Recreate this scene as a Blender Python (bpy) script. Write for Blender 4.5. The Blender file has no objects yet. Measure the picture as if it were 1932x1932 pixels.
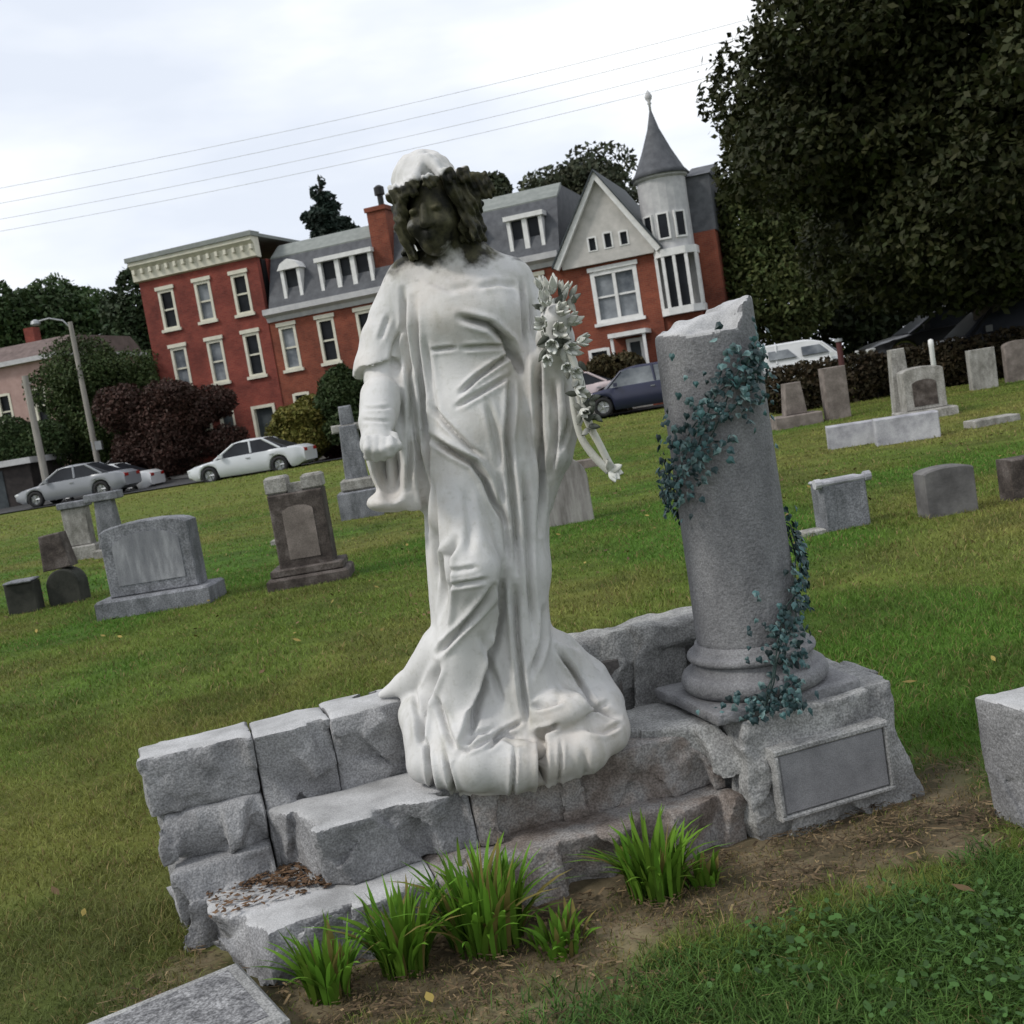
import bpy, math, random
import numpy as np
from mathutils import Vector, Matrix, noise as mnoise

scene = bpy.context.scene
COL = scene.collection
R = math.radians

# ---------------------------------------------------------------- camera
PITCH, ROLL, FW, EYE = R(5.54), R(9.3), 2125/1932., 1.3
cp, sp, cr, sr = math.cos(PITCH), math.sin(PITCH), math.cos(ROLL), math.sin(ROLL)
fwd = Vector((0, cp, -sp)); lup = Vector((0, sp, cp)); lrt = Vector((1, 0, 0))
crt = lrt*cr - lup*sr; cup = lrt*sr + lup*cr
cam_data = bpy.data.cameras.new('camera'); cam = bpy.data.objects.new('camera', cam_data); COL.objects.link(cam)
M = Matrix((crt, cup, -fwd)).transposed().to_4x4(); M.translation = Vector((0, 0, EYE))
cam.matrix_world = M
cam_data.sensor_width = 36; cam_data.lens = 36*FW; cam_data.clip_start = .05; cam_data.clip_end = 3000
cam_data.dof.use_dof = True; cam_data.dof.focus_distance = 3.15; cam_data.dof.aperture_fstop = 11
scene.camera = cam

# ---------------------------------------------------------------- sky, sun, exposure
SUN_EL, SUN_AZ = R(46), R(250)          # azimuth clockwise from +Y (the view direction)
world = bpy.data.worlds.new('World'); scene.world = world; world.use_nodes = True
nt = world.node_tree; nt.nodes.clear()
def wn(t, **k):
    n = nt.nodes.new(t)
    for a, b in k.items(): setattr(n, a, b)
    return n
out = wn('ShaderNodeOutputWorld'); mix = wn('ShaderNodeMixShader')
sky = wn('ShaderNodeTexSky', sky_type='NISHITA', sun_disc=False, sun_elevation=SUN_EL, sun_rotation=SUN_AZ)
bg1 = wn('ShaderNodeBackground'); bg1.inputs[1].default_value = .1
bg2 = wn('ShaderNodeBackground'); bg2.inputs[1].default_value = 1.16
tc = wn('ShaderNodeTexCoord'); mp = wn('ShaderNodeMapping'); mp.inputs['Scale'].default_value = (1.6, 1.6, 5.0)
mp.inputs['Location'].default_value = (.35, .1, .62)
nz = wn('ShaderNodeTexNoise'); nz.inputs['Scale'].default_value = 1.7; nz.inputs['Detail'].default_value = 5; nz.inputs['Roughness'].default_value = .5
rp = wn('ShaderNodeValToRGB')
rp.color_ramp.elements[0].position = .36; rp.color_ramp.elements[0].color = (.70, .75, .84, 1)
rp.color_ramp.elements[1].position = .60; rp.color_ramp.elements[1].color = (.97, .985, 1.0, 1)
e = rp.color_ramp.elements.new(.48); e.color = (.80, .84, .91, 1)
L = nt.links.new
L(tc.outputs['Generated'], mp.inputs['Vector']); L(mp.outputs[0], nz.inputs['Vector'])
L(nz.outputs['Fac'], rp.inputs[0]); L(rp.outputs[0], bg2.inputs[0]); L(sky.outputs[0], bg1.inputs[0])
mix.inputs[0].default_value = .93
L(bg1.outputs[0], mix.inputs[1]); L(bg2.outputs[0], mix.inputs[2]); L(mix.outputs[0], out.inputs[0])
sd = bpy.data.lights.new('sun', 'SUN'); sd.energy = 2.0; sd.angle = R(11); sd.color = (1, .96, .9)
sun = bpy.data.objects.new('sun', sd); COL.objects.link(sun)
sdir = Vector((math.sin(SUN_AZ)*math.cos(SUN_EL), math.cos(SUN_AZ)*math.cos(SUN_EL), math.sin(SUN_EL)))
sun.rotation_euler = sdir.to_track_quat('Z', 'Y').to_euler(); sun.location = (-6, -6, 12)
scene.view_settings.view_transform = 'Standard'; scene.view_settings.look = 'None'
scene.view_settings.exposure = .06; scene.view_settings.gamma = 1; scene.view_settings.use_curve_mapping = False
scene.cycles.max_bounces = 6; scene.cycles.transparent_max_bounces = 6

# ---------------------------------------------------------------- helpers
def at(u, v, Y):
    """point seen at (u, v) of the 1932 px photo, lying at depth Y (used to read measures off the photo)"""
    x = (u-966)/1932/FW; y = -(v-966)/1932/FW
    X = x*cr + y*sr; Yc = -x*sr + y*cr
    d = np.array([X, cp+Yc*sp, -sp+Yc*cp]); t = Y/d[1]
    return d*t + np.array([0, 0, EYE])

def mesh_obj(name, V, F, mat=None, parent=None, smooth=False, uv=None, attrs=None):
    me = bpy.data.meshes.new(name)
    V = np.asarray(V, dtype=np.float32)
    if isinstance(F, np.ndarray) and F.ndim == 2:
        n, k = F.shape
        me.vertices.add(len(V)); me.vertices.foreach_set('co', V.ravel())
        me.loops.add(n*k); me.loops.foreach_set('vertex_index', F.astype(np.int32).ravel())
        me.polygons.add(n); me.polygons.foreach_set('loop_start', np.arange(0, n*k, k, dtype=np.int32))
        try: me.polygons.foreach_set('loop_total', np.full(n, k, dtype=np.int32))
        except Exception: pass
        me.update(calc_edges=True)
    else:
        me.from_pydata([tuple(map(float, p)) for p in V], [], [tuple(int(i) for i in f) for f in F]); me.update()
    me.validate()
    if smooth: me.polygons.foreach_set('use_smooth', np.ones(len(me.polygons), dtype=bool))
    for k_, a in (attrs or {}).items():
        a = np.asarray(a, dtype=np.float32)
        if a.ndim == 1:
            at_ = me.attributes.new(k_, 'FLOAT', 'POINT'); at_.data.foreach_set('value', a)
        else:
            at_ = me.attributes.new(k_, 'FLOAT_COLOR', 'POINT')
            c4 = np.ones((len(a), 4), np.float32); c4[:, :3] = a; at_.data.foreach_set('color', c4.ravel())
    o = bpy.data.objects.new(name, me); COL.objects.link(o)
    if mat: me.materials.append(mat)
    if parent: o.parent = parent
    return o

def tag(o, label=None, cat=None, group=None, kind=None):
    if label: o['label'] = label
    if cat: o['category'] = cat
    if group: o['group'] = group
    if kind: o['kind'] = kind
    return o

def thing(name, label, cat, loc=(0, 0, 0), rotz=0, group=None):
    o = bpy.data.objects.new(name, None); COL.objects.link(o)
    o.location = loc; o.rotation_euler = (0, 0, rotz); o.empty_display_size = .2
    return tag(o, label, cat, group)

class MB:
    """collects simple solids; build() links them as one mesh object"""
    def __init__(s): s.V = []; s.F = []
    def add(s, V, F):
        b = len(s.V); s.V += [tuple(p) for p in V]; s.F += [tuple(i+b for i in f) for f in F]; return s
    def box(s, x0, x1, y0, y1, z0, z1, bev=0):
        if bev <= 0:
            V = [(x, y, z) for z in (z0, z1) for y in (y0, y1) for x in (x0, x1)]
            return s.add(V, [(0, 2, 3, 1), (4, 5, 7, 6), (0, 1, 5, 4), (2, 6, 7, 3), (0, 4, 6, 2), (1, 3, 7, 5)])
        return s.prism([(x0, y0), (x1, y0), (x1, y1), (x0, y1)], z0, z1, bev)
    def prism(s, poly, z0, z1, bev=0, axis='z'):
        poly = list(poly); n = len(poly)
        def ins(d):
            c = np.mean(poly, axis=0); P = np.array(poly, float); Q = []
            for i in range(n):
                a, b, c_ = P[i-1], P[i], P[(i+1) % n]
                d1 = (b-a)/max(1e-9, np.linalg.norm(b-a)); d2 = (c_-b)/max(1e-9, np.linalg.norm(c_-b))
                n1 = np.array([-d1[1], d1[0]]); n2 = np.array([-d2[1], d2[0]])
                m = n1+n2; m = m/max(.3, (1+n1@n2))
                Q.append(b+m*d)
            return Q
        rings = [(poly, z0), (poly, z1)] if bev <= 0 else [(ins(bev), z0), (poly, z0+bev), (poly, z1-bev), (ins(bev), z1)]
        V = []
        for P, z in rings:
            for p in P:
                V.append((p[0], p[1], z) if axis == 'z' else ((p[0], z, p[1]) if axis == 'y' else (z, p[0], p[1])))
        F = []
        for r in range(len(rings)-1):
            for i in range(n):
                j = (i+1) % n; F.append((r*n+i, r*n+j, (r+1)*n+j, (r+1)*n+i))
        F.append(tuple(range(n-1, -1, -1))); F.append(tuple((len(rings)-1)*n+i for i in range(n)))
        if axis == 'y': F = [tuple(reversed(f)) for f in F]
        return s.add(V, F)
    def tube(s, pts, rad, n=8, cap=True):
        pts = [Vector(p) for p in pts]
        rad = rad if isinstance(rad, (list, tuple)) else [rad]*len(pts)
        V = []; F = []; up = None
        for i, p in enumerate(pts):
            d = (pts[min(i+1, len(pts)-1)]-pts[max(i-1, 0)]).normalized()
            if up is None: up = d.orthogonal().normalized()
            up = (up-d*up.dot(d)).normalized(); w = d.cross(up)
            for k in range(n):
                a = 2*math.pi*k/n; V.append(p+(up*math.cos(a)+w*math.sin(a))*rad[i])
        for i in range(len(pts)-1):
            for k in range(n):
                F.append((i*n+k, i*n+(k+1) % n, (i+1)*n+(k+1) % n, (i+1)*n+k))
        if cap:
            F.append(tuple(range(n-1, -1, -1))); F.append(tuple((len(pts)-1)*n+k for k in range(n)))
        return s.add(V, F)
    def lathe(s, prof, cx=0, cy=0, n=24, cap=True):
        V = []; F = []
        for r, z in prof:
            for k in range(n):
                a = 2*math.pi*k/n; V.append((cx+r*math.cos(a), cy+r*math.sin(a), z))
        for i in range(len(prof)-1):
            for k in range(n): F.append((i*n+k, i*n+(k+1) % n, (i+1)*n+(k+1) % n, (i+1)*n+k))
        if cap:
            F.append(tuple(range(n-1, -1, -1))); F.append(tuple((len(prof)-1)*n+k for k in range(n)))
        return s.add(V, F)
    def build(s, name, mat, parent=None, smooth=False):
        return mesh_obj(name, s.V, s.F, mat, parent, smooth)

# ---- numpy value noise
_rng = np.random.default_rng(5)
_T3 = _rng.random((32, 32, 32)).astype(np.float32)
def noise3(P, f=1.0):
    P = np.asarray(P, np.float32)*f; i = np.floor(P).astype(np.int32); t = P-i; t = t*t*(3-2*t); i &= 31; j = (i+1) & 31
    a = _T3[i[:, 0], i[:, 1], i[:, 2]]; b = _T3[j[:, 0], i[:, 1], i[:, 2]]; c = _T3[i[:, 0], j[:, 1], i[:, 2]]; d = _T3[j[:, 0], j[:, 1], i[:, 2]]
    e_ = _T3[i[:, 0], i[:, 1], j[:, 2]]; f_ = _T3[j[:, 0], i[:, 1], j[:, 2]]; g = _T3[i[:, 0], j[:, 1], j[:, 2]]; h = _T3[j[:, 0], j[:, 1], j[:, 2]]
    x, y, z = t[:, 0], t[:, 1], t[:, 2]
    l0 = (a+(b-a)*x); l1 = (c+(d-c)*x); l2 = (e_+(f_-e_)*x); l3 = (g+(h-g)*x)
    m0 = l0+(l1-l0)*y; m1 = l2+(l3-l2)*y
    return (m0+(m1-m0)*z)*2-1
def fbm(P, f=1.0, o=3):
    r = 0; a = 1; s = 0
    for k in range(o):
        r = r+a*noise3(np.asarray(P)+k*7.3, f*2**k); s += a; a *= .5
    return r/s
def fbm2(x, y, f, o=3, off=0):
    return fbm(np.stack([x, y, np.full_like(x, 3.7+off)], 1), f, o)
def sstep(a, b, x):
    t = np.clip((x-a)/(b-a), 0, 1); return t*t*(3-2*t)

# ---- signed distance fields -> mesh (surface nets)
class Grid:
    def __init__(s, lo, hi, h):
        s.lo = np.array(lo, float); s.h = h
        s.n = np.ceil((np.array(hi)-s.lo)/h).astype(int)+1
        s.D = np.full(s.n, 9., np.float32)
        s.ax = [s.lo[k]+h*np.arange(s.n[k]) for k in range(3)]
    def sub(s, lo, hi):
        i0 = np.clip(np.floor((np.array(lo)-s.lo)/s.h).astype(int), 0, s.n); i1 = np.clip(np.ceil((np.array(hi)-s.lo)/s.h).astype(int)+1, 0, s.n)
        sl = tuple(slice(a, b) for a, b in zip(i0, i1))
        X, Y, Z = np.meshgrid(s.ax[0][sl[0]], s.ax[1][sl[1]], s.ax[2][sl[2]], indexing='ij')
        return sl, X.astype(np.float32), Y.astype(np.float32), Z.astype(np.float32)
    def put(s, sl, d, k=0, op='add'):
        o = s.D[sl]
        if d.size == 0: return
        if op == 'cut': d = -d
        if k > 0:
            if op == 'add':
                h_ = np.clip(.5+.5*(o-d)/k, 0, 1); s.D[sl] = o*(1-h_)+d*h_-k*h_*(1-h_)
            else:
                h_ = np.clip(.5-.5*(o-d)/k, 0, 1); s.D[sl] = o*(1-h_)+d*h_+k*h_*(1-h_)
        else:
            s.D[sl] = np.minimum(o, d) if op == 'add' else np.maximum(o, d)
    def cone(s, a, b, ra, rb, k=.03, op='add', sc=(1, 1, 1)):
        a = np.array(a, float); b = np.array(b, float); m = max(ra, rb)+k+.03; sc = np.array(sc, float)
        mm = m*np.maximum(sc, 1)
        sl, X, Y, Z = s.sub(np.minimum(a, b)-mm, np.maximum(a, b)+mm)
        ab = (b-a)/sc; L2 = max(1e-9, ab@ab)
        px, py, pz = (X-a[0])/sc[0], (Y-a[1])/sc[1], (Z-a[2])/sc[2]
        t = np.clip((px*ab[0]+py*ab[1]+pz*ab[2])/L2, 0, 1)
        d = (np.sqrt((px-t*ab[0])**2+(py-t*ab[1])**2+(pz-t*ab[2])**2)-(ra+(rb-ra)*t))*sc.min()
        s.put(sl, d, k, op)
    def chain(s, pts, rads, k=.03, op='add', sc=(1, 1, 1)):
        for i in range(len(pts)-1): s.cone(pts[i], pts[i+1], rads[i], rads[i+1], k, op, sc)
    def ell(s, c, r, k=.03, op='add'):
        c = np.array(c, float); r = np.array(r, float); m = r+k+.03
        sl, X, Y, Z = s.sub(c-m, c+m)
        q = np.sqrt(((X-c[0])/r[0])**2+((Y-c[1])/r[1])**2+((Z-c[2])/r[2])**2)
        s.put(sl, (q-1)*r.min(), k, op)
    def mesh(s):
        D, h = s.D, s.h; S = D < 0
        nx, ny, nz_ = D.shape
        c = np.zeros((nx-1, ny-1, nz_-1), np.int8)
        for dx in (0, 1):
            for dy in (0, 1):
                for dz in (0, 1): c += S[dx:nx-1+dx, dy:ny-1+dy, dz:nz_-1+dz]
        act = (c > 0) & (c < 8); idx = np.argwhere(act); vid = np.full(act.shape, -1, np.int64); vid[act] = np.arange(len(idx))
        acc = np.zeros((len(idx), 3)); cnt = np.zeros(len(idx))
        cor = [(0, 0, 0), (1, 0, 0), (0, 1, 0), (1, 1, 0), (0, 0, 1), (1, 0, 1), (0, 1, 1), (1, 1, 1)]
        val = [D[idx[:, 0]+a, idx[:, 1]+b, idx[:, 2]+g] for a, b, g in cor]
        for i in range(8):
            for j in range(i+1, 8):
                if sum(abs(cor[i][k]-cor[j][k]) for k in range(3)) != 1: continue
                m = (val[i] < 0) != (val[j] < 0); t = np.where(m, val[i]/np.where(m, val[i]-val[j], 1), 0)
                p = np.array(cor[i])[None]+t[:, None]*(np.array(cor[j])-np.array(cor[i]))[None]
                acc += p*m[:, None]; cnt += m
        V = (idx+acc/np.maximum(cnt, 1)[:, None])*h+s.lo
        F = []
        for axk in range(3):
            a, b = [(1, 2), (2, 0), (0, 1)][axk]
            d = [0, 0, 0]; d[axk] = 1
            S0 = S[:nx-d[0], :ny-d[1], :nz_-d[2]]; S1 = S[d[0]:, d[1]:, d[2]:]
            e_ = np.argwhere(S0 != S1); e_ = e_[(e_[:, a] > 0) & (e_[:, b] > 0) & (e_[:, a] < D.shape[a]-1) & (e_[:, b] < D.shape[b]-1)]
            ins = S[e_[:, 0], e_[:, 1], e_[:, 2]]
            def q(oa, ob):
                z = e_.copy(); z[:, a] -= oa; z[:, b] -= ob; return vid[z[:, 0], z[:, 1], z[:, 2]]
            Q = np.stack([q(1, 1), q(0, 1), q(0, 0), q(1, 0)], 1)
            Q[~ins] = Q[~ins][:, ::-1]; F.append(Q)
        return V, np.concatenate(F)

def vnormals(V, F):
    n = np.cross(V[F[:, 2]]-V[F[:, 0]], V[F[:, 3]]-V[F[:, 1]]); N = np.zeros_like(V)
    for k in range(4): np.add.at(N, F[:, k], n)
    return N/np.maximum(1e-12, np.linalg.norm(N, axis=1))[:, None]
def laplace(V, F, it=1, lam=.5):
    for _ in range(it):
        A = np.zeros_like(V); c = np.zeros(len(V))
        for k in range(4):
            np.add.at(A, F[:, k], V[F[:, (k+1) % 4]]); np.add.at(A, F[:, k], V[F[:, k-1]]); np.add.at(c, F[:, k], 2)
        V = V+lam*(A/np.maximum(c, 1)[:, None]-V)
    return V

# ---- materials
def new_mat(name, rough=.8, spec=.3):
    m = bpy.data.materials.new(name); m.use_nodes = True; b = m.node_tree.nodes['Principled BSDF']
    b.inputs['Roughness'].default_value = rough; b.inputs['Specular IOR Level'].default_value = spec
    return m, m.node_tree, b
def mat(name, cols, scale=6, rough=.85, bump=0, bscale=60, detail=6, spec=.25, stretch=(1, 1, 1), speck=0, metal=0, rw=.62):
    """noise-mottled colour between cols, with optional fine bump and speckle"""
    m, t, b = new_mat(name, rough, spec); N = t.nodes.new; Lk = t.links.new
    b.inputs['Metallic'].default_value = metal
    tc = N('ShaderNodeTexCoord'); mp = N('ShaderNodeMapping'); mp.inputs['Scale'].default_value = stretch; Lk(tc.outputs['Object'], mp.inputs[0])
    n1 = N('ShaderNodeTexNoise'); n1.inputs['Scale'].default_value = scale; n1.inputs['Detail'].default_value = detail; n1.inputs['Roughness'].default_value = rw
    Lk(mp.outputs[0], n1.inputs['Vector'])
    r = N('ShaderNodeValToRGB'); r.color_ramp.elements[0].position = .32; r.color_ramp.elements[1].position = .68
    r.color_ramp.elements[0].color = (*cols[0], 1); r.color_ramp.elements[1].color = (*cols[-1], 1)
    for i, c in enumerate(cols[1:-1]):
        e = r.color_ramp.elements.new(.32+.36*(i+1)/(len(cols)-1)); e.color = (*c, 1)
    Lk(n1.outputs['Fac'], r.inputs[0]); last = r.outputs[0]
    if speck:
        n2 = N('ShaderNodeTexNoise'); n2.inputs['Scale'].default_value = bscale*2.2; n2.inputs['Detail'].default_value = 3
        Lk(tc.outputs['Object'], n2.inputs['Vector'])
        r2 = N('ShaderNodeValToRGB'); r2.color_ramp.elements[0].position = .38; r2.color_ramp.elements[1].position = .62
        r2.color_ramp.elements[0].color = (1-speck,)*3+(1,); r2.color_ramp.elements[1].color = (1+speck*.5,)*3+(1,)
        Lk(n2.outputs['Fac'], r2.inputs[0])
        mx = N('ShaderNodeMix'); mx.data_type = 'RGBA'; mx.blend_type = 'MULTIPLY'; mx.inputs['Factor'].default_value = 1
        Lk(last, mx.inputs['A']); Lk(r2.outputs[0], mx.inputs['B']); last = mx.outputs['Result']
    Lk(last, b.inputs['Base Color'])
    if bump:
        n3 = N('ShaderNodeTexNoise'); n3.inputs['Scale'].default_value = bscale; n3.inputs['Detail'].default_value = 5
        Lk(tc.outputs['Object'], n3.inputs['Vector'])
        bp = N('ShaderNodeBump'); bp.inputs['Strength'].default_value = bump; bp.inputs['Distance'].default_value = .01
        Lk(n3.outputs['Fac'], bp.inputs['Height']); Lk(bp.outputs[0], b.inputs['Normal'])
    return m
def attr_mat(name, attr='col', rough=.75, spec=.2, trans=0, bump=0, bscale=40, nscale=0, ncol=(1, 1, 1)):
    m, t, b = new_mat(name, rough, spec); a = t.nodes.new('ShaderNodeAttribute'); a.attribute_name = attr
    last = a.outputs['Color']
    if nscale:
        tc = t.nodes.new('ShaderNodeTexCoord'); n = t.nodes.new('ShaderNodeTexNoise'); n.inputs['Scale'].default_value = nscale; n.inputs['Detail'].default_value = 6
        t.links.new(tc.outputs['Object'], n.inputs['Vector'])
        r = t.nodes.new('ShaderNodeValToRGB'); r.color_ramp.elements[0].position = .3; r.color_ramp.elements[1].position = .7
        r.color_ramp.elements[0].color = (*ncol, 1); r.color_ramp.elements[1].color = (1.25, 1.25, 1.2, 1)
        t.links.new(n.outputs['Fac'], r.inputs[0])
        mx = t.nodes.new('ShaderNodeMix'); mx.data_type = 'RGBA'; mx.blend_type = 'MULTIPLY'; mx.inputs['Factor'].default_value = 1
        t.links.new(last, mx.inputs['A']); t.links.new(r.outputs[0], mx.inputs['B']); last = mx.outputs['Result']
    t.links.new(last, b.inputs['Base Color'])
    if bump:
        tc = t.nodes.new('ShaderNodeTexCoord'); n = t.nodes.new('ShaderNodeTexNoise'); n.inputs['Scale'].default_value = bscale; n.inputs['Detail'].default_value = 6
        t.links.new(tc.outputs['Object'], n.inputs['Vector'])
        bp = t.nodes.new('ShaderNodeBump'); bp.inputs['Strength'].default_value = bump; bp.inputs['Distance'].default_value = .02
        t.links.new(n.outputs['Fac'], bp.inputs['Height']); t.links.new(bp.outputs[0], b.inputs['Normal'])
    if trans:
        o = t.nodes['Material Output']; tr = t.nodes.new('ShaderNodeBsdfTranslucent'); mx = t.nodes.new('ShaderNodeMixShader')
        mx.inputs[0].default_value = trans
        t.links.new(last, tr.inputs[0]); t.links.new(b.outputs[0], mx.inputs[1]); t.links.new(tr.outputs[0], mx.inputs[2]); t.links.new(mx.outputs[0], o.inputs[0])
    return m
def brick_mat(name, c1, c2, mortar, scale=1.0):
    m, t, b = new_mat(name, .9, .2); N = t.nodes.new; Lk = t.links.new
    tc = N('ShaderNodeTexCoord'); br = N('ShaderNodeTexBrick'); br.inputs['Scale'].default_value = 1
    br.inputs['Brick Width'].default_value = .24; br.inputs['Row Height'].default_value = .08; br.inputs['Mortar Size'].default_value = .008
    br.inputs['Color1'].default_value = (*c1, 1); br.inputs['Color2'].default_value = (*c2, 1); br.inputs['Mortar'].default_value = (*mortar, 1)
    sx = N('ShaderNodeSeparateXYZ'); cx = N('ShaderNodeCombineXYZ'); ad = N('ShaderNodeMath')
    Lk(tc.outputs['Object'], sx.inputs[0]); Lk(sx.outputs[0], ad.inputs[0]); Lk(sx.outputs[1], ad.inputs[1]); Lk(ad.outputs[0], cx.inputs[0]); Lk(sx.outputs[2], cx.inputs[1])
    Lk(cx.outputs[0], br.inputs['Vector'])
    n = N('ShaderNodeTexNoise'); n.inputs['Scale'].default_value = .55; n.inputs['Detail'].default_value = 10; n.inputs['Roughness'].default_value = .72; Lk(tc.outputs['Object'], n.inputs['Vector'])
    r = N('ShaderNodeValToRGB'); r.color_ramp.elements[0].position = .3; r.color_ramp.elements[1].position = .7
    r.color_ramp.elements[0].color = (.42, .46, .5, 1); r.color_ramp.elements[1].color = (1.35, 1.3, 1.2, 1); Lk(n.outputs['Fac'], r.inputs[0])
    mx = N('ShaderNodeMix'); mx.data_type = 'RGBA'; mx.blend_type = 'MULTIPLY'; mx.inputs['Factor'].default_value = 1
    Lk(br.outputs['Color'], mx.inputs['A']); Lk(r.outputs[0], mx.inputs['B']); Lk(mx.outputs['Result'], b.inputs['Base Color'])
    return m
def flat_mat(name, c, rough=.6, spec=.3, metal=0):
    return mat(name, [tuple(x*.85 for x in c), tuple(min(1, x*1.12) for x in c)], 5, rough, 0, spec=spec, metal=metal)
# ---------------------------------------------------------------- terrain
MO = np.array([-.76, 2.62]); MT = R(16.5); ME = np.array([math.cos(MT), math.sin(MT)]); MN = np.array([-math.sin(MT), math.cos(MT)])
def hz(x, y):
    x = np.asarray(x, float); y = np.asarray(y, float)
    r = x/np.maximum(y, 1)
    z = sstep(20, 44, y)*.12+sstep(48, 57, y)*.75+sstep(.15, .4, r)*sstep(14, 30, y)*.1
    z = z+.05*np.sin(x*.35+1)*np.sin(y*.28)*sstep(5, 12, y)
    return z
def loc_ab(x, y):
    return (x-MO[0])*ME[0]+(y-MO[1])*ME[1], (x-MO[0])*MN[0]+(y-MO[1])*MN[1]
def dirt_mask(x, y):
    a, b = loc_ab(x, y); n = fbm2(x, y, 7, 4)*.16+fbm2(x, y, 30, 2)*.05
    d = sstep(-.50, -.26, b+n)*sstep(.30, .08, b+n)*sstep(-.35, .1, a+n*1.5)*sstep(2.25, 1.9, a+n)
    d = np.maximum(d, sstep(.25, .0, np.hypot((a+.12)/1.1, (b-.05)/1.2)-.06+n))
    d = np.maximum(d, sstep(-.75, -.5, b+n*2)*sstep(.1, -.1, b)*sstep(.15, .35, a+n)*sstep(.95, .65, a+n)*.8)
    d = np.maximum(d, .55*sstep(.1, .45, fbm2(x, y, 1.6, 3, 9))*sstep(2.8, 1.9, a)*sstep(1.7, 1.95, a)*sstep(1., .2, b))
    return np.clip(d, 0, 1)
def grass_col(x, y):
    n1 = fbm2(x, y, .55, 4)*2.0; n2 = fbm2(x, y, 1.9, 4, 5)*1.9; n3 = fbm2(x, y*2.2, .16, 3, 11)*1.8
    g = np.stack([np.full_like(x, .122), np.full_like(x, .152), np.full_like(x, .030)], 1)
    lush = np.array([.075, .148, .020]); dry = np.array([.225, .180, .060]); dark = np.array([.065, .085, .018])
    def bl(g, c, w): return g*(1-w[:, None])+c[None]*w[:, None]
    g = bl(g, lush, sstep(-.1, .6, n1)*.85); g = bl(g, dry, sstep(.1, .9, -n1+n2*.5)*.55); g = bl(g, dark, sstep(.0, .8, n2)*.6)
    g = bl(g, dry, sstep(.15, .8, n3)*.5)
    far = sstep(14, 34, y); g = bl(g, np.array([.205, .195, .052]), far*.6)
    a, b = loc_ab(x, y)
    g = bl(g, np.array([.045, .105, .018]), sstep(-.42, -.7, b)*sstep(.45, 1.0, a)*.8)
    g = bl(g, np.array([.075, .082, .028]), sstep(.0, -.4, a)*sstep(1.6, .3, b)*.75)
    return g*np.array([1.0, 1.14, 1.0])
DIRT = np.array([.165, .132, .088]); DIRT2 = np.array([.070, .058, .036])
def ground_col(x, y):
    d = dirt_mask(x, y); n = fbm2(x, y, 16, 4, 2)
    dc = DIRT[None]*(1-sstep(-.3, .4, n)[:, None])+DIRT2[None]*sstep(-.3, .4, n)[:, None]
    return grass_col(x, y)*.62*(1-d[:, None])+dc*d[:, None]
def axis_pts(c, fine, lim, grow):
    p = [0]; st = fine
    while p[-1] < lim: p.append(p[-1]+st); st *= grow
    p = np.array(p); return np.concatenate([c-p[:0:-1], c+p])
gx = axis_pts(.2, .03, 420, 1.045); gy = axis_pts(2.7, .03, 420, 1.045)
GX, GY = np.meshgrid(gx, gy, indexing='ij'); fx, fy = GX.ravel(), GY.ravel()
near = sstep(9, 4, np.hypot(fx, fy-3))
gz = hz(fx, fy)+near*(fbm2(fx, fy, 5, 4)*.012+dirt_mask(fx, fy)*(fbm2(fx, fy, 22, 3, 4)*.012-.006))
ii = np.arange(len(gx)*len(gy)).reshape(len(gx), len(gy))
GF = np.stack([ii[:-1, :-1].ravel(), ii[1:, :-1].ravel(), ii[1:, 1:].ravel(), ii[:-1, 1:].ravel()], 1)
m_ground = attr_mat('ground', 'col', .95, .1, bump=.5, bscale=25, nscale=3.0, ncol=(.62, .62, .6))
ground = mesh_obj('ground', np.stack([fx, fy, gz], 1), GF, m_ground, smooth=True, attrs={'col': ground_col(fx, fy)})
tag(ground, kind='structure')

# road and pavement in front of the buildings
m_asph = mat('asphalt', [(.04, .04, .042), (.065, .065, .066)], 3, .9, .3, 80)
m_conc = mat('concrete', [(.26, .25, .23), (.36, .35, .33)], 4, .9, .2, 60)
def strip(name, off0, off1, dz, m, edge=0):
    V = []; F = []; xs = np.linspace(-70, 60, 120); offs = np.linspace(off0, off1, 7)
    for x in xs:
        for o in offs: V.append((x, 45.6-.10*x+o, float(hz(x, 45.6-.10*x+o))+dz))
        if edge: V.append((x, 45.6-.10*x+off0, float(hz(x, 45.6-.10*x+off0))+dz-edge)); 
    k = len(offs)+(1 if edge else 0)
    for i in range(len(xs)-1):
        for j in range(len(offs)-1): F.append((i*k+j, (i+1)*k+j, (i+1)*k+j+1, i*k+j+1))
        if edge: F.append((i*k+k-1, (i+1)*k+k-1, (i+1)*k, i*k))
    return tag(mesh_obj(name, V, F, m), kind='structure')
strip('road', -2.4, 3.0, .05, m_asph)
strip('pavement', 3.004, 5.4, .17, m_conc, .2)

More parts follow.
